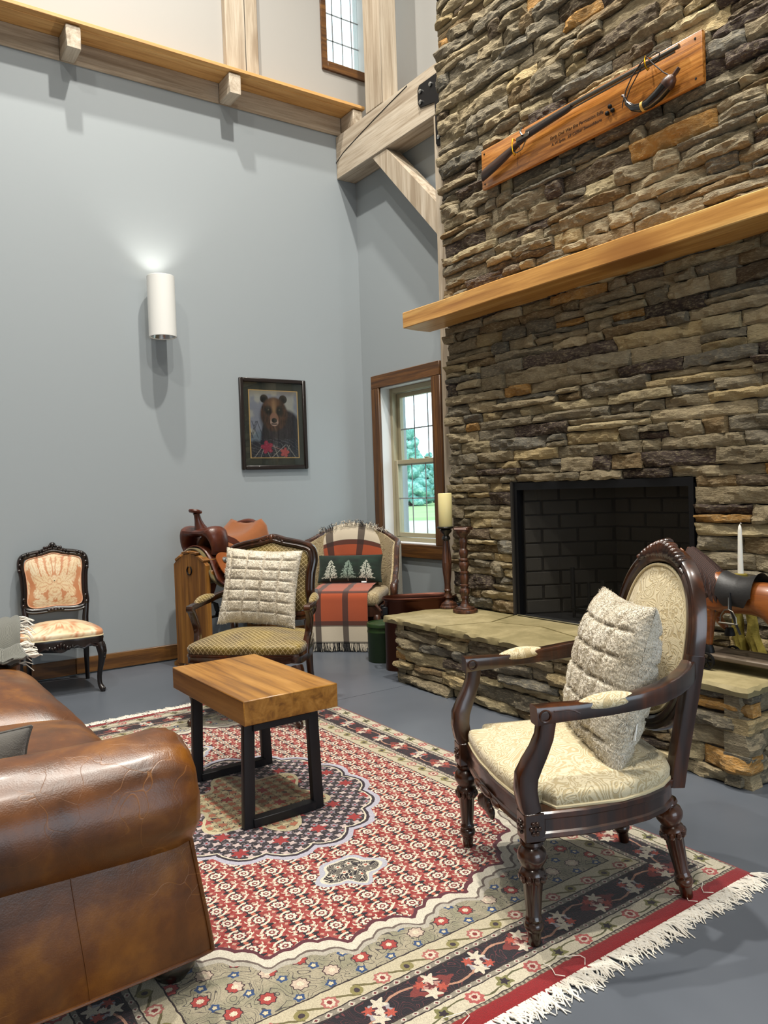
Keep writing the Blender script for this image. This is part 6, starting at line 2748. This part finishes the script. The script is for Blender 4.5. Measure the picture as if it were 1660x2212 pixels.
# cantle rim
k = MB()
cp, rad = [], []
for i in range(25):
    t = (i / 24 - .5) * 2
    cp.append((.168 * sin(t * 1.45), .262 - .15 * (1 - cos(t * 1.45)), .168 - .115 * abs(t) ** 2.2))
    rad.append(.020 - .008 * abs(t))
k.tube(cp, rad, 10)
k.build('cantle', M['saddle'], sdl)
# swell (fork): thick arch with shoulders
k = MB()
rr = []
for i in range(31):
    t = (i / 30 - .5) * 2
    an = t * 2.05
    x = .165 * sin(an) * (1 - .06 * abs(t))
    z = .015 + .10 * cos(an) + .035 * math.exp(-((abs(t) - .45) / .22) ** 2)
    thick = .022 + .034 * math.exp(-((abs(t) - .42) / .28) ** 2)
    dy = .068 + .02 * math.exp(-((abs(t) - .42) / .3) ** 2)
    radial = Vector((sin(an), 0, cos(an)))
    rr.append([(x + radial.x * thick * cos(q), -.185 + dy * sin(q) + .03 * abs(t), z + radial.z * thick * cos(q)) for q in [2 * pi * j / 14 for j in range(14)]])
k.rings(rr)
k.build('swell', M['saddle'], sdl)
k = MB()
k.tube([(0, -.185, .12), (0, -.20, .165), (0, -.212, .205), (0, -.218, .235), (0, -.222, .25)], [.055, .034, .024, .022, .024], 14)
k.lathe([(.018, -.010), (.042, -.006), (.047, .004), (.044, .013), (.02, .018)], 20, (0, -.232, .258), Matrix.Rotation(-.22, 3, 'X'))
k.build('horn', M['saddle'], sdl)
for sx in (-1, 1):
    # billet / rosette ear
    k = MB()
    poly = [(.155, -.035), (.150, .01), (.10, .035), (.0, .02), (-.14, -.02), (-.17, -.06), (-.1, -.12), (.0, -.15), (.11, -.12)]
    Mx = Matrix.Translation((sx * .190, -.105, -.055)) @ Matrix.Rotation(-sx * .36, 4, 'Y') @ Matrix(((0, 0, sx, 0), (-1, 0, 0, 0), (0, 1, 0, 0), (0, 0, 0, 1)))
    pr = crom([(a * .8, b, 0) for a, b in poly], 5)
    k.prism([(p.x, p.y) for p in pr], 0, .008, Mx)
    ear = k.build('front_jockey', M['saddle_tan'], sdl, True, 30)
    for (a, b, r_) in ((.06, -.02, .021), (.0, -.025, .015)):
        q = Mx @ Vector((a, b, .009))
        Rm = Matrix.Rotation(sx * pi / 2 - sx * .36, 3, 'Y')
        MB().lathe([(r_, 0), (r_ * .95, .004), (r_ * .5, .007), (r_ * .25, .010), (.001, .011)], 16, q, Rm).build('concho', M['steel'], ear)
    for (yy, zz) in ((.17, -.045), (.235, -.06)):
        q = (sx * (.205 if yy < .2 else .203), yy, zz)
        MB().lathe([(.016, 0), (.015, .004), (.006, .009), (.001, .010)], 14, q, Matrix.Rotation(sx * pi / 2 - sx * .36, 3, 'Y')).build('concho', M['steel'], sdl)
    # strap from swell down, fender and stirrup
    MB().sweep([(sx * .150, -.13, .085), (sx * .185, -.055, .045), (sx * .205, .02, -.02), (sx * .222, .075, -.095)], .008, .042, up=(0, .6, .6), ch=.2).build('stirrup_strap', M['saddle'], sdl)
    k = MB()
    fp = crom([(.0, 0, 0), (.07, -.02, 0), (.09, -.14, 0), (.05, -.27, 0), (-.03, -.29, 0), (-.075, -.16, 0), (-.06, -.02, 0)], 5)
    k.prism([(p.x, p.y) for p in fp], 0, .006, Matrix.Translation((sx * .226, .08, -.09)) @ Matrix.Rotation(-sx * .12, 4, 'Y') @ Matrix(((0, 0, sx, 0), (-1, 0, 0, 0), (0, 1, 0, 0), (0, 0, 0, 1))))
    k.build('fender', M['saddle'], sdl, True, 30)
    MB().sweep([(sx * .25, .085, -.36), (sx * .252, .085, -.42)], .006, .035, up=(0, 1, 0), ch=.2).build('stirrup_strap', M['saddle'], sdl)
    k = MB()
    q_ = [(.0, .0), (.045, -.02), (.06, -.075), (.055, -.115), (-.055, -.115), (-.06, -.075), (-.045, -.02)]
    k.sweep([(sx * .254, .085 + a, -.42 + b) for a, b in q_], .05, .010, up=(0, 0, 1), ch=.2, closed=True)
    k.build('stirrup', M['black_leather'], sdl)

# ================================================================== SOFT THINGS ON THE SOFA
gp = pillow(.45, .22, .16, 60, 60, None, .0008, 8, .10).build('grey_cushion', M['grey_cushion'], None, True, 180)
gp.matrix_world = Matrix.Translation((3.37, -3.53, .40)) @ Matrix.Rotation(radians(84), 4, 'Z') @ Matrix.Rotation(radians(-6), 4, 'X')
tag(gp, 'charcoal grey linen cushion leaning inside the near sofa arm', 'cushion')
k = MB()
loop_ = [(1, t) for t in np.linspace(-1, 1, 20)] + [(t, 1) for t in np.linspace(1, -1, 20)] + [(-1, t) for t in np.linspace(1, -1, 20)] + [(t, -1) for t in np.linspace(-1, 1, 20)]
k.tube([(.225 * a_ * (1 - .10 * (1 - b * b)), 0, .11 + .11 * b * (1 - .10 * (1 - a_ * a_))) for a_, b in loop_], .004, 6)
k.build('piping', M['grey_cushion'], gp)
gtw = thing('grey_throw', 'folded grey wool throw with white fringe over the far sofa arm', 'throw blanket', (1.27, -3.11, 0))
k = MB()
NA, NB = 40, 26
V = np.zeros((NA, NB, 3))
for i in range(NA):
    s = i / (NA - 1)
    # from the outer side of the far arm, over the roll, down onto the seat
    if s < .62:
        an = radians(200 - 215 * s / .62)
        px_, pz_ = .164 * cos(an) * 1.03, .42 + .164 * sin(an)
    else:
        q = (s - .62) / .38
        px_, pz_ = .168 * cos(radians(-15)) + .10 * smooth(.2, 1, q) + .02, .400 + .020 * q + .055 * math.exp(-((q - .35) / .3) ** 2) * 1.0 + .012
    for j in range(NB):
        b = j / (NB - 1)
        y = -.12 + .235 * b + .02 * sin(s * 7)
        n = float(vnoise(s * 5, b * 4, 6))
        rr0 = 1 + .05 * n
        V[i, j] = (px_ * rr0 + .010 * n, y, pz_ + .016 * abs(n) + .016 * abs(sin(b * 7 + s * 6)) + .01 * abs(float(vnoise(s * 11, b * 3, 2))))
k.ngrid(V)
o = k.build('cloth', M['grey_throw'], gtw, True, 180)
m_ = o.modifiers.new('thick', 'SOLIDIFY')
m_.thickness = .012
m_.offset = 1
k = MB()
rr_ = random.Random(4)
for i in range(70):
    s = rr_.uniform(.12, .97)
    ii = int(s * (NA - 1))
    b = Vector(V[ii, -1]) + Vector((0, 0, .006))
    o1 = Vector((rr_.uniform(.0, .03), .03, rr_.uniform(-.012, .012)))
    o2 = o1 + Vector((rr_.uniform(.0, .035), rr_.uniform(.012, .035), rr_.uniform(-.035, -.005)))
    if s > .66:
        o2.z = max(o2.z, .0)
    k.tube([b, b + o1 * .5, b + o1, b + o2], [.003, .003, .003, .002], 5, cap=False)
k.build('fringe', M['fringe_white'], gtw, True, 180, kind='stuff')

# ================================================================== OUTDOORS
gd = MB().box(-130, 90, .6, 150, -.5, -.35).build('ground', M['ground'], None, False)
gd['kind'] = 'structure'
rt = random.Random(12)
spots = []
for i in range(28):
    ang = radians(120 + 1.1 * i + rt.uniform(-.25, .25))
    R = 66 + 8 * (i % 3) + rt.uniform(-2, 2)
    spots.append((CAM.x + R * cos(ang), CAM.y + R * sin(ang), rt.uniform(4.8, 6.2) + (1.3 if i > 20 else 0)))
TPOS = ['first', 'second', 'third']
for i, (tx, ty, h) in enumerate(sorted(spots)):
    t = thing('pine_tree', 'haze-tinted blue-green pine tree in the wood seen through the window', 'tree', (tx, ty, -.35), rt.uniform(0, 6), 'pine trees outside the window')
    MB().tube([(0, 0, 0), (.05, .02, h * .5), (0, 0, h * .95)], [.16, .10, .03], 7).build('trunk', M['carved_brown'], t)
    k = MB()
    nl = 9
    for L_ in range(nl):
        z = h * (.10 + .88 * L_ / nl)
        r = (1.0 - L_ / nl) ** .8 * h * .26 + .2
        for q in range(8):
            a = 2 * pi * q / 8 + L_ * .6 + rt.uniform(-.3, .3)
            rr0 = r * rt.uniform(.55, 1.0)
            k.ball((rr0 * .6 * cos(a), rr0 * .6 * sin(a), z + rt.uniform(-.2, .2)), (rr0 * .55, rr0 * .5, h * .065 * rt.uniform(.7, 1.3)), 7, 5, Matrix.Rotation(a, 3, 'Z') @ Matrix.Rotation(rt.uniform(.1, .5), 3, 'Y'))
    vv_ = np.array(k.v)
    vv_ += .18 * np.stack([vnoise(vv_[:, 0] * 3, vv_[:, 1] * 3, vv_[:, 2] * 3 + c_) for c_ in (1, 5, 9)], -1)
    k.v = [tuple(q) for q in vv_]
    k.build('foliage', M['foliage'], t, True, 180)
